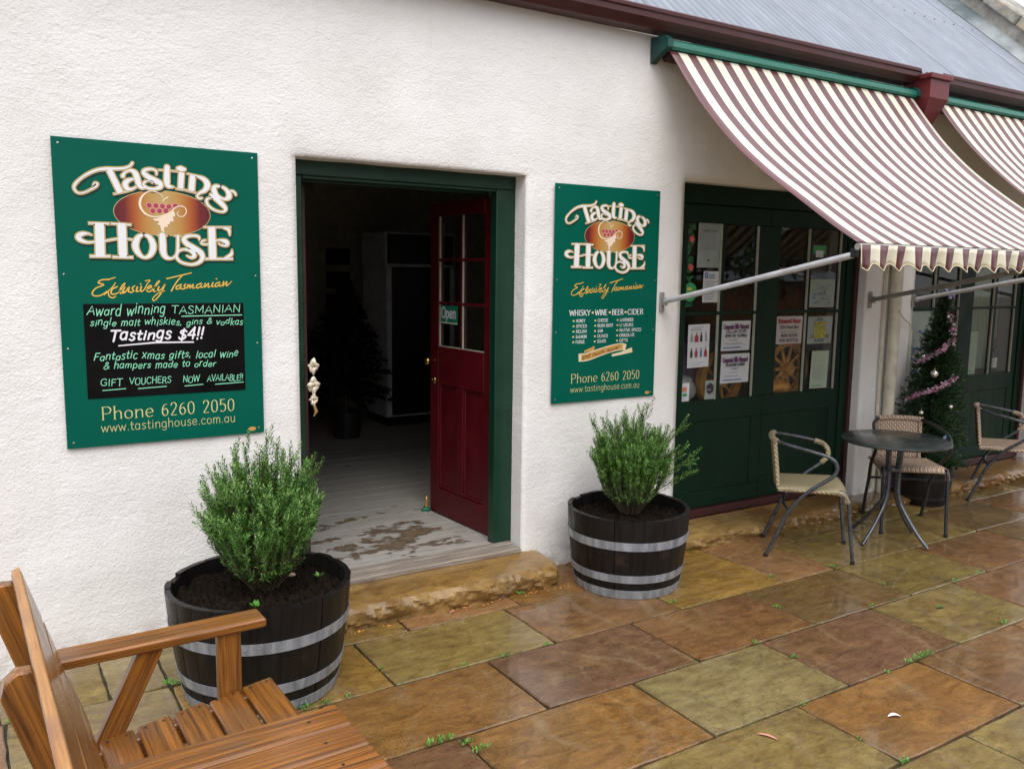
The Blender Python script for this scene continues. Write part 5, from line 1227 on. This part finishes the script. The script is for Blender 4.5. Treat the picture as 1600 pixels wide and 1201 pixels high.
# ------------------------------------------------------------------ half barrel planters
def barrel(loc, r_top, r_bot, H, label, nst=26, group="half barrel planters", hoops=((.277, .322), (.095, .138), (.004, .052)), chip=True, rz=0.0, sc=1.0, hoopmat='galv', name="barrel_planter"):
    B = tag(empty(name, loc, rz), label, "planter", group)
    def rad(z_): t_ = z_ / H; return r_bot + (r_top - r_bot) * (t_ ** .80) + .006 * math.sin(PI * t_)
    def stave(h0):
        mb = MB(); a0 = PI / nst * .986; K = 9; Q = 3; th = .024 * sc
        zs_ = [h0 * k / (K - 1) for k in range(K)]
        ring = []
        for z_ in zs_:
            r0 = rad(min(z_, H)); row_ = []
            for q in range(Q + 1): a = -a0 + 2 * a0 * q / Q; rr_ = r0 - (.0022 if q in (0, Q) else 0); row_.append((rr_ * math.cos(a), rr_ * math.sin(a), z_))
            for q in range(Q, -1, -1): a = -a0 + 2 * a0 * q / Q; row_.append(((r0 - th) * math.cos(a), (r0 - th) * math.sin(a), z_ ))
            ring.append(len(mb.v)); mb.v += row_
        m_ = 2 * (Q + 1)
        for i in range(K - 1):
            for q in range(m_): mb.face((ring[i] + q, ring[i] + (q + 1) % m_, ring[i + 1] + (q + 1) % m_, ring[i + 1] + q))
        mb.face([ring[0] + q for q in range(m_)][::-1]); mb.face([ring[-1] + q for q in range(m_)]); return mb
    base = stave(H).build("stave", M['barrel_wood'], B, auto=30); lowm = stave(H - .012 * sc).build("stave", M['barrel_wood'], B, auto=30)
    lowm.rotation_euler = (0, 0, 2 * PI / nst)
    for k in range(2, nst):
        o = dup(lowm if (k == 7 and chip) else base, B, recurse=False); o.rotation_euler = (0, 0, 2 * PI * k / nst + (rnd.random() - .5) * .004)
        o.location = ((rnd.random() - .5) * .003, (rnd.random() - .5) * .003, -rnd.random() * .006)
    for (z0_, z1_) in hoops:
        mb = MB(); n = 52
        for (zz, dr) in ((z0_, .0015), (z0_, .0045), (z1_, .0045), (z1_, .0015)):
            for i in range(n): a = 2 * PI * i / n; wob = .0006 * math.sin(5 * a); mb.v.append(((rad(zz) + dr + wob) * math.cos(a), (rad(zz) + dr + wob) * math.sin(a), zz))
        for k in range(3):
            for i in range(n): a, b = k * n + i, k * n + (i + 1) % n; mb.face((a, b, b + n, a + n))
        mb.build("hoop", M[hoopmat], B, smooth=True, auto=40)
    if hoopmat == 'galv':
        for hi, (z0_, z1_) in enumerate(hoops):
            for da in (0, .055):
                a = R(-118) - rz + hi * .35 + da; mb = MB(); mb.lathe([(.0048, 0), (.0040, .0022), (0, .003)], n=8, close=False)
                o = mb.build("rivet", M['galv'], B); zc = (z0_ + z1_) / 2; rr_ = rad(zc) + .0046; o.matrix_local = Matrix.Translation((rr_ * math.cos(a), rr_ * math.sin(a), zc)) @ Matrix.Rotation(a, 4, 'Z') @ Matrix.Rotation(PI / 2, 4, 'Y')
    mb = MB(); n = 96; sz = H - .062 * sc; rings = [(max(.002, q / 26), .02 * (1 - q / 26) ** 2) for q in range(27)]
    for (f, dz) in rings:
        for i in range(n): a = 2 * PI * i / n; r_ = (rad(sz) - .026 * sc) * f; x_, y_ = r_ * math.cos(a), r_ * math.sin(a); mb.v.append((x_, y_, sz + dz + mnoise.noise(Vector((x_ * 14, y_ * 14, loc[0]))) * .016 * sc + (mnoise.cell(Vector((x_ * 62 + mnoise.noise(Vector((x_ * 50, y_ * 50, 3))) * 2, y_ * 62, loc[0]))) - .5) * .014 * sc + rnd.random() * .005))
    for k in range(len(rings) - 1):
        for i in range(n): a, b = k * n + i, k * n + (i + 1) % n; mb.face((a, b, b + n, a + n))
    mb.build("soil", M['soil'], B, smooth=False)
    return B
barrel((.945, -.575, 0), .368, .300, .455, "larger half barrel planter in front of the bench, left of the doorstep", rz=.9)
barrel((3.035, -.415, 0), .338, .285, .440, "half barrel planter against the wall under the narrow sign, right of the doorstep", rz=.3)
def bush(loc, H, rad, label, seed, side=None, nst=190):
    r = random.Random(seed); B = tag(empty("rosemary_bush", loc), label, "shrub", "clipped shrubs in the half barrels")
    vs, fs = [], []; sm = MB()
    def twig(p0, p1, bend, dens=1.0, L=.0185):
        n = max(4, int((p1 - p0).length / .0085 * dens)); side_ = (p1 - p0).cross(Vector((r.random() - .5, r.random() - .5, r.random() - .5))).normalized() * bend
        prev = None; path = []
        for i in range(n + 1):
            t_ = i / n; p = p0.lerp(p1, t_) + side_ * math.sin(PI * t_); path.append(p)
        a0 = r.random() * 6.28
        for i in range(1, n + 1):
            p = path[i]; d = (path[i] - path[i - 1]).normalized(); t_ = i / n
            if t_ < .12: continue
            u = d.orthogonal().normalized(); w_ = d.cross(u)
            for q in range(4):
                a = a0 + i * 1.1 + q * PI / 2 + r.random() * .5; out = (u * math.cos(a) + w_ * math.sin(a)); el = .55 + .35 * r.random() + (.6 if t_ > .93 else 0)
                dd = (out + d * el).normalized(); ll = L * (.7 + .6 * r.random()) * (1 if t_ < .9 else .8); wd = dd.cross(d).normalized() * .0024
                b = len(vs); vs.extend([tuple(p), tuple(p + dd * ll * .5 + wd), tuple(p + dd * ll), tuple(p + dd * ll * .5 - wd)]); fs.append((b, b + 1, b + 2, b + 3))
        return path
    for k in range(nst):
        a = r.random() * 2 * PI; el = math.acos(1 - r.random() ** .9 * .98)     # 0 = straight up
        f = .80 + .22 * r.random(); 
        top = Vector((math.sin(el) * math.cos(a) * rad * f * 1.03, math.sin(el) * math.sin(a) * rad * f * 1.03, H * (.46 + (.40 + .10 * r.random()) * math.cos(el) ** .8) * f + H * .02))
        if r.random() < .10: top.z += .05 + .05 * r.random()
        base = Vector((math.cos(a) * .055 * r.random(), math.sin(a) * .055 * r.random(), 0)); midp = base.lerp(top, .45) + Vector((0, 0, -.01)) + Vector((math.cos(a), math.sin(a), 0)) * (.035 * math.sin(el))
        sm.tube([base, midp, top], [.004, .0028, .0012], 4, cap=False)
        twig(base.lerp(midp, .55), midp, .004, .7); path = twig(midp, top, .012)
        for j in range(5):
            t_ = .12 + .8 * r.random(); p = midp.lerp(top, t_); d = (top - midp).normalized() + Vector((r.random() - .5, r.random() - .5, r.random() * .55)) * 1.15
            twig(p, p + d.normalized() * (.05 + .06 * r.random()), .004)
    for (tx, ty, tz) in (side or []):
        top = Vector((tx, ty, tz)); base = Vector((tx * .15, ty * .15, tz * .35)); sm.tube([base, top], [.003, .001], 4, cap=False); twig(base, top, .02)
        for j in range(9):
            t_ = .3 + .65 * r.random(); p = base.lerp(top, t_); d = (top - base).normalized() + Vector((r.random() - .5, r.random() - .5, r.random() - .3)) * .9
            twig(p, p + d.normalized() * (.05 + .05 * r.random()), .004)
    me = bpy.data.meshes.new("foliage"); me.from_pydata(vs, [], fs); me.materials.append(M['rosemary']); o = bpy.data.objects.new("foliage", me); COL.objects.link(o); o.parent = B
    tag(o, kind='stuff'); sm.build("stems", M['stem'], B); return B
bush((.965, -.58, .405), .60, .232, "dense green shrub in the larger barrel left of the doorstep", 11, side=[(.02, 0, .62), (.06, 0, .59), (-.06, .03, .585), (-.17, .02, .54), (.19, .0, .50), (-.02, -.03, .57)])
bush((3.045, -.42, .395), .57, .212, "looser green shrub with a side sprig, in the barrel under the narrow sign", 23, side=[(.29, -.17, .30), (.26, -.17, .22), (.29, -.12, .36), (.08, -.03, .60), (-.05, 0, .55), (-.20, .10, .50), (.05, -.02, .57), (.24, -.12, .48), (-.13, .1, .52)])
# seedlings and a pale stone in the near tub
for i, (dx, dy, lab) in enumerate(((.235, -.045, "tiny seedling at the right rim of the near barrel's soil"), (-.085, -.235, "tiny seedling behind the bench arm in the near barrel"))):
    sd = tag(empty("seedling", (.945 + dx, -.575 + dy, .41)), lab, "seedling"); mb = MB(); r5 = random.Random(i)
    for k in range(9):
        a = r5.random() * 6.28; d = Vector((math.cos(a), math.sin(a), .6)) * .024; p = Vector((0, 0, .012 + .012 * r5.random())); n_2 = Vector((-math.sin(a), math.cos(a), 0)) * .008; mb.quad(p, p + d * .5 + n_2, p + d, p + d * .5 - n_2)
    mb.build("leaves", M['weed'], sd, fix=False)
blob("pebble", (1.10, -.50, .406), (.018, .013, .008), 'pebble', "pale pebble on the soil of the near barrel, right of the shrub", "pebble", seed=4)

# ------------------------------------------------------------------ companion bench (two seats with a table between), far seat in view
bench = tag(empty("garden_bench", (.16, -1.33, 0), R(1.3)), "orange brown timber companion bench with slatted seat and table board", "bench")
def plank(nm, x0, x1, y0, y1, z0, z1, mt, b=.005, rot=None, par=bench):
    mb = MB(); mb.bevbox(x0, x1, y0, y1, z0, z1, b); o = mb.build(nm, M[mt], par, auto=30)
    if rot is not None: o.matrix_local = rot
    return o
# local frame: +x is the seat front, -y runs towards the camera; far arm is at y = 0
def slope(xl, zl, ang_): return Matrix.Translation((xl, 0, zl)) @ Matrix.Rotation(ang_, 4, 'Y')
def section(y0, parent_sign=1):
    pass
# arm
plank("arm_rest", -.06, .572, -.088, .010, .594, .624, 'timber_x', .006)
# front leg rises through the seat to the arm; sloping brace behind it
plank("front_leg", .425, .495, -.072, -.030, .0, .5955, 'timber_z', .005)
mb = MB(); mb.bevbox(-.033, .033, -.020, .020, 0, .62, .005); o = mb.build("arm_brace", M['timber_z'], bench, auto=30)
o.matrix_local = Matrix.Translation((.0, -.050, .12)) @ Matrix.Rotation(math.atan2(.235, .475), 4, 'Y') @ Matrix.Identity(4)
o.scale = (1, 1, .865)
# back posts: broad, leaning away, with clipped tops
def back_post(y0, y1):
    mb = MB(); w_ = .100
    mb.prism([(-.0165, 0), (.058, 0), (.058, .955), (.030, .966), (.002, .955), (-.0165, .925)], 1, y0, y1)
    o = mb.build("back_post", M['timber_z'], bench, auto=30)
    bv = o.modifiers.new("soft_edge", 'BEVEL'); bv.width = .004; bv.segments = 2; bv.limit_method = 'ANGLE'
    return o
LEAN = R(-17)
def lean(o, x=.055, z_=.0): o.matrix_local = Matrix.Translation((x, 0, z_)) @ Matrix.Rotation(LEAN, 4, 'Y'); return o
for (a, b) in ((-.100, -.058), (-.690, -.648), (-1.62, -1.58)): lean(back_post(a, b), .116, -.06)
# back boards run along y in front of the posts
for (za, zb_) in ((.455, .560), (.575, .680), (.695, .800), (.815, .965)):
    mb = MB(); mb.bevbox(.0585, .084, -1.64, -.030, za, zb_, .005); lean(mb.build("back_board", M['timber_y'], bench, auto=30), .116, -.06)
mb = MB(); mb.bevbox(.0625, .0835, -1.642, -.028, .9655, .972, .002); lean(mb.build("back_rail", M['timber_edge'], bench, auto=30), .116, -.06)
TB = [(-.812, -.705), (-.918, -.818), (-1.02, -.924), (-1.09, -1.026)]
# seat slats, sloping down to the back
SA = math.atan2(.065, .48)
for k in range(5):
    xa = .080 + .1035 * k
    for (ya, yb) in ((-.735, -.062), (-1.60, -1.04)):
        mb = MB(); mb.bevbox(0, .094, ya, yb + (-.0 if k != 3 else -.012), -.024, 0, .005)
        o = mb.build("seat_slat", M['timber_y'], bench, auto=30); o.matrix_local = Matrix.Translation((xa, 0, .348 + (xa - .08) * math.tan(SA))) @ Matrix.Rotation(-SA, 4, 'Y')
for k in range(5):
    for yy in (-.085, -.69):
        for dx in (.022, .072):
            mb = MB(); mb.lathe([(.0042, 0), (.0042, .0008), (0, .0012)], n=8, close=False); xa = .080 + .1035 * k + dx
            o = mb.build("screw", M['tube_dark'], bench); o.location = (xa, yy, .348 + (xa - .08) * math.tan(SA) + .0003)
for (a, b) in TB:
    for xx in (.072, .462):
        mb = MB(); mb.lathe([(.0042, 0), (.0042, .0008), (0, .0012)], n=8, close=False); o = mb.build("screw", M['tube_dark'], bench); o.location = (xx, (a + b) / 2, .6222)
for y_ in (-.10, -.70, -1.06, -1.58):
    mb = MB(); mb.bevbox(.02, .56, y_, y_ + .04, -.10, -.026, .004); o = mb.build("seat_rail", M['timber_x'], bench, auto=30); o.matrix_local = Matrix.Translation((.0, 0, .345)) @ Matrix.Rotation(-SA, 4, 'Y')
for y_ in (-.70, -1.06, -1.60): plank("front_leg", .425, .495, y_, y_ + .042, .0, .58, 'timber_z')
plank("arm_rest", -.03, .585, -1.66, -1.565, .596, .622, 'timber_x', .006)
# table boards between the two seats
TB = [(-.812, -.705), (-.918, -.818), (-1.02, -.924), (-1.09, -1.026)]
for (a, b) in TB: plank("table_board", -.06, .552, a, b, .598, .622, 'timber_x', .006)
for x in (.05, .44): plank("table_bearer", x, x + .045, -1.085, -.71, .555, .597, 'timber_y')

# ------------------------------------------------------------------ cafe table and wicker chairs
tb = tag(empty("cafe_table", (5.02, -.70, 0)), "round grey metal cafe table with bent tube legs, wet top", "table")
mb = MB(); mb.lathe([(.300, .652), (.328, .654), (.335, .662), (.333, .674), (.322, .678), (.0, .676)], n=48, close=False); mb.lathe([(.0, .650), (.300, .652)], n=48, close=False); mb.build("table_top", M['table_top'], tb, smooth=True, auto=40)
for dx, dy in ((-.27, 0), (.01, -.27), (-.01, .28), (.27, .01)):
    d = Vector((dx, dy, 0)); n_ = d.normalized()
    pts = [n_ * .055 + Vector((0, 0, .648)), n_ * .045 + Vector((0, 0, .50)), n_ * .042 + Vector((0, 0, .36)), n_ * .06 + Vector((0, 0, .27)), n_ * .11 + Vector((0, 0, .19)), n_ * .19 + Vector((0, 0, .09)), n_ * .27 + Vector((0, 0, .012))]
    mb = MB(); mb.tube([Vector(p) for p in catmull([tuple(p) for p in pts], 4)], .0115, 9); mb.build("leg", M['tube'], tb, smooth=True, auto=50)
mb = MB(); mb.lathe([(.052, .470), (.056, .474), (.056, .482), (.052, .486)], n=20, close=False); mb.build("leg_ring", M['tube'], tb, smooth=True)
def chair(loc, face, label, wk='wicker', tm='tube', wrap=True):
    # local +x is forward
    Cc = tag(empty("wicker_chair", loc, face), label, "chair", "wicker cafe chairs")
    D = .25
    def tb_(nm, pts, r, m, sub=5, par=Cc):
        mb = MB(); mb.tube([Vector(p) for p in catmull(pts, sub)], r, 9); return mb.build(nm, M[m], par, smooth=True, auto=60)
    for s_ in (-1, 1):
        y0 = s_ * .205
        tb_("side_tube", [(-D + .0, s_ * .200, .005), (-D + .055, y0, .14), (-D + .113, y0, .282), (-D + .21, s_ * .222, .415), (-D + .335, s_ * .236, .515), (-D + .372, s_ * .240, .560), (-D + .372, s_ * .240, .605), (-D + .335, s_ * .236, .645), (-D + .24, s_ * .226, .672), (-D + .12, s_ * .195, .695), (-D + .03, s_ * .140, .712)], .0115, tm)
        tb_("front_leg", [(D, s_ * .205, .005), (D - .030, s_ * .205, .25), (D - .048, s_ * .205, .40), (D - .075, s_ * .203, .430), (D - .11, s_ * .200, .432)], .0115, tm)
        mb = MB(); mb.lathe([(.014, 0), (.014, .02)], n=9); o = mb.build("foot_cap", M['black_plastic'], Cc); o.location = (D, s_ * .205, 0)
        mb = MB(); mb.lathe([(.014, 0), (.014, .02)], n=9); o = mb.build("foot_cap", M['black_plastic'], Cc); o.location = (-D, s_ * .200, 0)
        tb_("back_upright", [(-D + .055, s_ * .138, .42), (-D + .040, s_ * .140, .56), (-D + .022, s_ * .142, .705)], .013, wk)
    if wrap: tb_("arm_wrap", [(-D + .285, .231, .661), (-D + .335, .236, .645), (-D + .370, .2395, .608), (-D + .373, .240, .560), (-D + .335, .236, .517)], .0165, wk)
    tb_("top_rail", [(-D + .03, -.155, .711), (-D + .012, -.08, .716), (-D + .008, 0, .717), (-D + .012, .08, .716), (-D + .03, .155, .711)], .019, wk)
    mb = MB(); n = 10
    for j in range(n + 1):
        for i in range(n + 1):
            u, v_ = i / n * 2 - 1, j / n
            mb.v.append((-D + .052 - .034 * v_ - .012 * (1 - u * u), u * .138, .425 + .282 * v_))
    for j in range(n):
        for i in range(n): a = j * (n + 1) + i; mb.face((a, a + 1, a + n + 2, a + n + 1))
    o = mb.build("back_panel", M[wk], Cc, smooth=True, fix=False); q = o.modifiers.new("weave_thickness", 'SOLIDIFY'); q.thickness = .008; q.offset = 0
    mb = MB(); n = 16
    for j in range(n + 1):
        for i in range(n + 1):
            u, v_ = i / n * 2 - 1, j / n; x_ = -D + .05 + .40 * v_
            drop = max(0, (v_ - .88) / .12) ** 2 * .030; mb.v.append((x_ - .02 * abs(u) ** 4 * v_, u * (.185 + .022 * v_), .440 + .010 * v_ - .012 * (1 - u * u) * (1 - v_) - .010 * abs(u) ** 6 - drop))
    for j in range(n):
        for i in range(n): a = j * (n + 1) + i; mb.face((a, a + 1, a + n + 2, a + n + 1))
    o = mb.build("seat", M[wk], Cc, smooth=True, fix=False); q = o.modifiers.new("weave_thickness", 'SOLIDIFY'); q.thickness = .014; q.offset = 0
    for s_ in (-1, 1): tb_("seat_edge", [(-D + .05, s_ * .186, .425), (-D + .22, s_ * .196, .427), (-D + .38, s_ * .204, .430), (-D + .435, s_ * .206, .412), (-D + .450, s_ * .206, .372)], .0155, wk)
    tb_("seat_crossbar", [(-D + .12, -.205, .30), (-D + .10, 0, .295), (-D + .12, .205, .30)], .009, tm)
    return Cc
chair((4.370, -.565, 0), math.atan2(-.36, .345), "cream wicker chair with grey tube arms, nearest one, left of the round table")
chair((5.415, -.535, 0), math.atan2(-.76, -.65), "tan wicker chair with its back to the wall, behind the round table", 'wicker_tan', 'tube_dark', False)
chair((6.755, -.510, 0), math.atan2(-.85, .53), "tan wicker chair at the far right edge, partly out of the photo", 'wicker_tan', 'tube')

# ------------------------------------------------------------------ tub with the Christmas tree and what hangs on it
TX, TY = 6.13, -.22
barrel((TX, TY, 0), .215, .175, .30, "small dark barrel tub holding the Christmas tree behind the tan chair", 18, hoops=((.20, .225), (.05, .075)), chip=False, sc=.7, hoopmat='black_plastic', name="barrel_tub")
xt = tag(empty("christmas_tree", (TX, TY, .26)), "slim dark green Christmas tree with tinsel, in the small barrel tub", "tree")
f_, s_ = conifer(random.Random(12), 1.30, .285, 1150, .034, .0065, z0=.03)
xt.rotation_euler = (R(0), R(5.5), 0)
tag(f_.build("branches", M['fir'], xt, fix=False), kind='stuff'); s_.build("trunk", M['stem'], xt)
view = Vector((-.82, -.57, 0)).normalized(); right = Vector((.57, -.82, 0)).normalized()
def on_tree(s_, z_, push=1.0):   # s_ = sideways as a fraction of the radius, on the side facing the yard
    f = (z_ - .31) / (1.56 - .31); rad = .285 * max(0, 1 - f) ** .8 * .95 + .02
    sx_ = s_ * rad; dp = math.sqrt(max(0, 1 - s_ * s_)) * rad * .9 * push
    return Vector((TX + (z_ - .26) * .096, TY, z_)) + right * sx_ + view * dp
def tinsel(pts, label, seed):
    T = tag(empty("tinsel_strand", tuple(pts[len(pts) // 2])), label, "tinsel", "tinsel strands on the Christmas tree"); r = random.Random(seed); mb = MB(); q = catmull([tuple(p) for p in pts], 14); o0 = Vector(pts[len(pts) // 2])
    for p in q:
        p = Vector(p) - o0
        for _ in range(9):
            d = Vector((r.random() - .5, r.random() - .5, r.random() - .5)).normalized() * (.018 + .014 * r.random()); u = d.orthogonal().normalized() * .0035; mb.quad(p - u, p + d - u, p + d + u, p + u)
    tag(mb.build("foil_fringe", M['tinsel'], T, fix=False), kind='stuff')
tinsel([on_tree(.55, 1.44), on_tree(.72, 1.34), on_tree(.75, 1.26), on_tree(.2, 1.19), on_tree(-.5, 1.12), on_tree(-.95, 1.06)], "silver and pink tinsel, upper of the two strands on the Christmas tree", 1)
tinsel([on_tree(.75, .97), on_tree(.35, .93), on_tree(-.1, .88), on_tree(-.5, .845), on_tree(-.85, .80)], "silver and pink tinsel, lower of the two strands on the Christmas tree", 2)
for (s_, z_, r_, lab) in ((.45, 1.42, .016, "silver bauble just under the lilac star"), (.66, 1.22, .015, "silver bauble beside the bend of the upper tinsel"), (-.75, 1.12, .015, "silver bauble at the left end of the upper tinsel"), (-.12, 1.00, .030, "largest silver bauble, between the two tinsel strands"),
                          (-.35, .71, .018, "silver bauble below the middle of the lower tinsel"), (.55, .765, .017, "silver bauble at the right side below the lower tinsel"), (.05, .345, .016, "silver bauble lowest on the tree, seen past the chair back")):
    p = on_tree(s_, z_, 1.12); bb_ = tag(empty("bauble", tuple(p)), lab, "bauble", "silver baubles on the Christmas tree")
    bm = bmesh.new(); bmesh.ops.create_uvsphere(bm, u_segments=16, v_segments=10, radius=r_); me = bpy.data.meshes.new("ball"); bm.to_mesh(me); bm.free(); me.materials.append(M['silver']); me.polygons.foreach_set('use_smooth', [True] * len(me.polygons)); o = bpy.data.objects.new("ball", me); COL.objects.link(o); o.parent = bb_
    mb = MB(); mb.tube([(0, 0, r_ * .9), (0, 0, r_ * 1.35)], r_ * .25, 6); mb.tube([(0, 0, r_ * 1.3), (0, 0, r_ * 1.3 + .03)], .001, 4); mb.build("cap", M['gold_foil'], bb_)
sb = tag(empty("tree_star", (TX + .135, TY - .03, 1.585)), "lilac foil flower topping the Christmas tree", "ornament"); mb = MB(); r9 = random.Random(2)
for k in range(46):
    d = Vector((r9.random() - .5, r9.random() - .5, r9.random() - .5)).normalized() * (.035 + .03 * r9.random()); u = d.orthogonal().normalized() * .010; mb.quad((0, 0, 0), d * .6 + u, d, d * .6 - u)
mb.build("petals", M['lilac'], sb, fix=False)
p = on_tree(.42, .56, 1.1); bl = tag(empty("foil_bow", tuple(p)), "blue grey foil bow low on the right of the Christmas tree", "ornament"); mb = MB()
for k in range(12): d = Vector((math.cos(k), -.3, math.sin(k * 1.7))) * .035; u = d.orthogonal().normalized() * .012; mb.quad((0, 0, 0), d * .6 + u, d, d * .6 - u)
mb.build("loops", M['blue_foil'], bl, fix=False)

# ------------------------------------------------------------------ weeds in the joints, fallen leaves
WEEDS = [(1.34, -1.375, 1.3), (1.39, -1.37, 1.2), (1.445, -1.43, 1.1), (1.46, -1.50, 1.2), (1.94, -.89, .8), (1.74, -.885, .6), (2.17, -.885, .5), (1.41, -.72, .5), (.97, -.875, 1.3), (1.03, -.885, 1.0), (1.11, -.89, 1.0),
         (1.2, -.885, .6), (3.02, -.80, 1.0), (4.65, -1.37, .8), (4.29, -1.84, .9), (3.54, -1.86, 1.3), (3.61, -1.86, 1.2), (3.47, -1.86, .7), (3.065, -1.56, .7), (3.02, -1.37, .6), (2.72, -2.33, .8), (2.72, -2.16, .5), (3.80, -.80, .7), (2.41, -.30, .8),
         (.05, -.42, .8), (4.26, -1.20, .6), (3.46, -1.12, .5), (2.75, -1.87, .5), (.2, -.02, .8), (.35, -.03, .6), (4.25, -.86, .6), (3.9, -1.37, .6), (3.3, -1.87, .5), (4.9, -1.37, .5), (1.7, -1.86, .6), (2.0, -2.33, .7), (.60, -.40, .9), (.63, -.43, .9), (3.7, -.24, .5), (5.3, -.26, .6), (2.15, -.27, .7), (5.55, -.28, .7)]
mb = MB(); r6 = random.Random(31)
for (x, y, s_) in WEEDS:
    for k in range(int(26 * s_)):
        a = r6.random() * 6.28; p = Vector((x + (r6.random() - .5) * .055 * s_, y + (r6.random() - .5) * .026, .0)); d = Vector((math.cos(a), math.sin(a), .5 + r6.random())).normalized() * (.009 + .010 * r6.random()) * (.6 + .5 * s_); n_2 = Vector((-math.sin(a), math.cos(a), 0)) * .0035
        p.z = .001 + .012 * r6.random() * s_; mb.quad(p, p + d * .5 + n_2, p + d, p + d * .5 - n_2)
js_all = [(rw[1], rw[2]) for rw in rows[:7]]
for (yy, js) in js_all:      # thin moss and seedlings all along the joints
    for k in range(260):
        x = .2 + 5.5 * r6.random() 
        if mnoise.noise(Vector((x * 2.3, yy * 7, 1))) < .12: continue
        a = r6.random() * 6.28; p = Vector((x, yy + (r6.random() - .5) * .012, -.002)); d = Vector((math.cos(a), math.sin(a), .9)).normalized() * (.005 + .005 * r6.random()); n_2 = Vector((-math.sin(a), math.cos(a), 0)) * .002; mb.quad(p, p + d * .5 + n_2, p + d, p + d * .5 - n_2)
tag(mb.build("joint_weeds", M['weed'], None, fix=False), "small green weeds growing in the paving joints", "weeds", kind='stuff')
mb = MB(); r7 = random.Random(77)    # leaf litter along the wall foot and step
for k in range(420):
    x = r7.choice([r7.uniform(.15, 1.0), r7.uniform(1.4, 2.75), r7.uniform(2.6, 3.4), r7.uniform(3.4, 5.6)]); y = (-.012 if x < 1.0 or 2.72 < x < 3.3 else -.30 if x < 2.72 else -.25) - abs(r7.gauss(0, .022)); a = r7.random() * 6.28; s_ = .004 + .009 * r7.random()
    d = Vector((math.cos(a) * s_, math.sin(a) * s_, .002 * r7.random())); n_2 = Vector((-math.sin(a), math.cos(a), .3)) * s_ * .35; p = Vector((x, y, .003)); mb.quad(p - d, p - n_2, p + d, p + n_2)
tag(mb.build("leaf_litter", M['cart_wood'], None, fix=False), "brown crumbs and dead leaves along the foot of wall and step", "litter", kind='stuff')
def fallen(x, y, L, W, a, m, label, curl=.010):
    f = tag(empty("fallen_leaf", (x, y, .002), a), label, "leaf"); mb = MB(); n = 10
    for i in range(n + 1):
        t_ = i / n; w_ = W * math.sin(PI * min(1, t_ * .96 + .02)) ** .7; zc = curl * math.sin(PI * t_)
        for s_ in (-1, 0, 1): mb.v.append((L * (t_ - .5), s_ * w_ / 2 + .004 * math.sin(3 * t_), zc * (.6 if s_ else .3) + .0015))
    for i in range(n):
        for k in range(2): a_ = i * 3 + k; mb.face((a_, a_ + 3, a_ + 4, a_ + 1))
    mb.build("blade", M[m], f, smooth=True, fix=False)
fallen(2.43, -1.965, .080, .013, R(-64), 'pink_leaf', "pink curved gum leaf lying on the paving at the lower right")
fallen(2.98, -2.12, .055, .020, R(-30), 'feather', "white feather or petal on the orange paving slab", .014)
fallen(4.21, -1.56, .050, .020, R(-20), 'leaf_green', "green leaf on the paving near the right edge")
fallen(1.98, -.33, .05, .012, R(12), 'pink_leaf', "small red brown leaf at the foot of the stone step", .006)

# ------------------------------------------------------------------ across the yard: what the panes and wet stones mirror
ct = tag(empty("opposite_cottage", (17.0, -13.5, 0)), "long brick cottage across the yard behind the camera, seen only mirrored in the glass", "building")
mb = MB(); mb.box(-7, 7, -3, 0, -.03, 1.55); mb.build("cottage_wall", M['brick_red'], ct)
mb = MB(); mb.prism([(.35, 1.54), (-3.3, 1.54), (-1.5, 2.9)], 0, -7.2, 7.2); mb.build("cottage_roof", M['slate_roof'], ct)
def big_tree(x, y, H, rad, seed, label):
    t_ = tag(empty("leafy_tree", (x, y, 0)), label, "tree"); r = random.Random(seed); st = MB(); st.tube([(0, 0, -.03), (.1, 0, H * .35), (0, .1, H * .6)], [.22, .15, .09], 8)
    mb = MB(); cl = [Vector(((r.random() - .5) * rad * 1.7, (r.random() - .5) * rad * 1.7, H * (.45 + .5 * r.random()))) for _ in range(26)]
    for c_ in cl:
        st.tube([(0, 0, H * .4), tuple(c_)], [.06, .015], 5)
        for k in range(170):
            d = Vector((r.gauss(0, 1), r.gauss(0, 1), r.gauss(0, .8))) * rad * .20; dd = Vector((r.random() - .5, r.random() - .5, r.random() - .5)); leaf_cloud(mb, c_ + d, dd, .22, .12, r)
    tag(mb.build("crown", M['tree_leaf'], t_, fix=False), kind='stuff'); st.build("trunk", M['stem'], t_)
big_tree(9.5, -12.5, 6.5, 2.6, 5, "tallest leafy tree across the yard, seen only mirrored in the glass"); big_tree(14.5, -11.0, 4.2, 2.0, 6, "lower leafy tree before the cottage, seen only mirrored in the glass"); big_tree(5.0, -13.5, 5.5, 2.4, 9, "leafy tree left of the others across the yard")
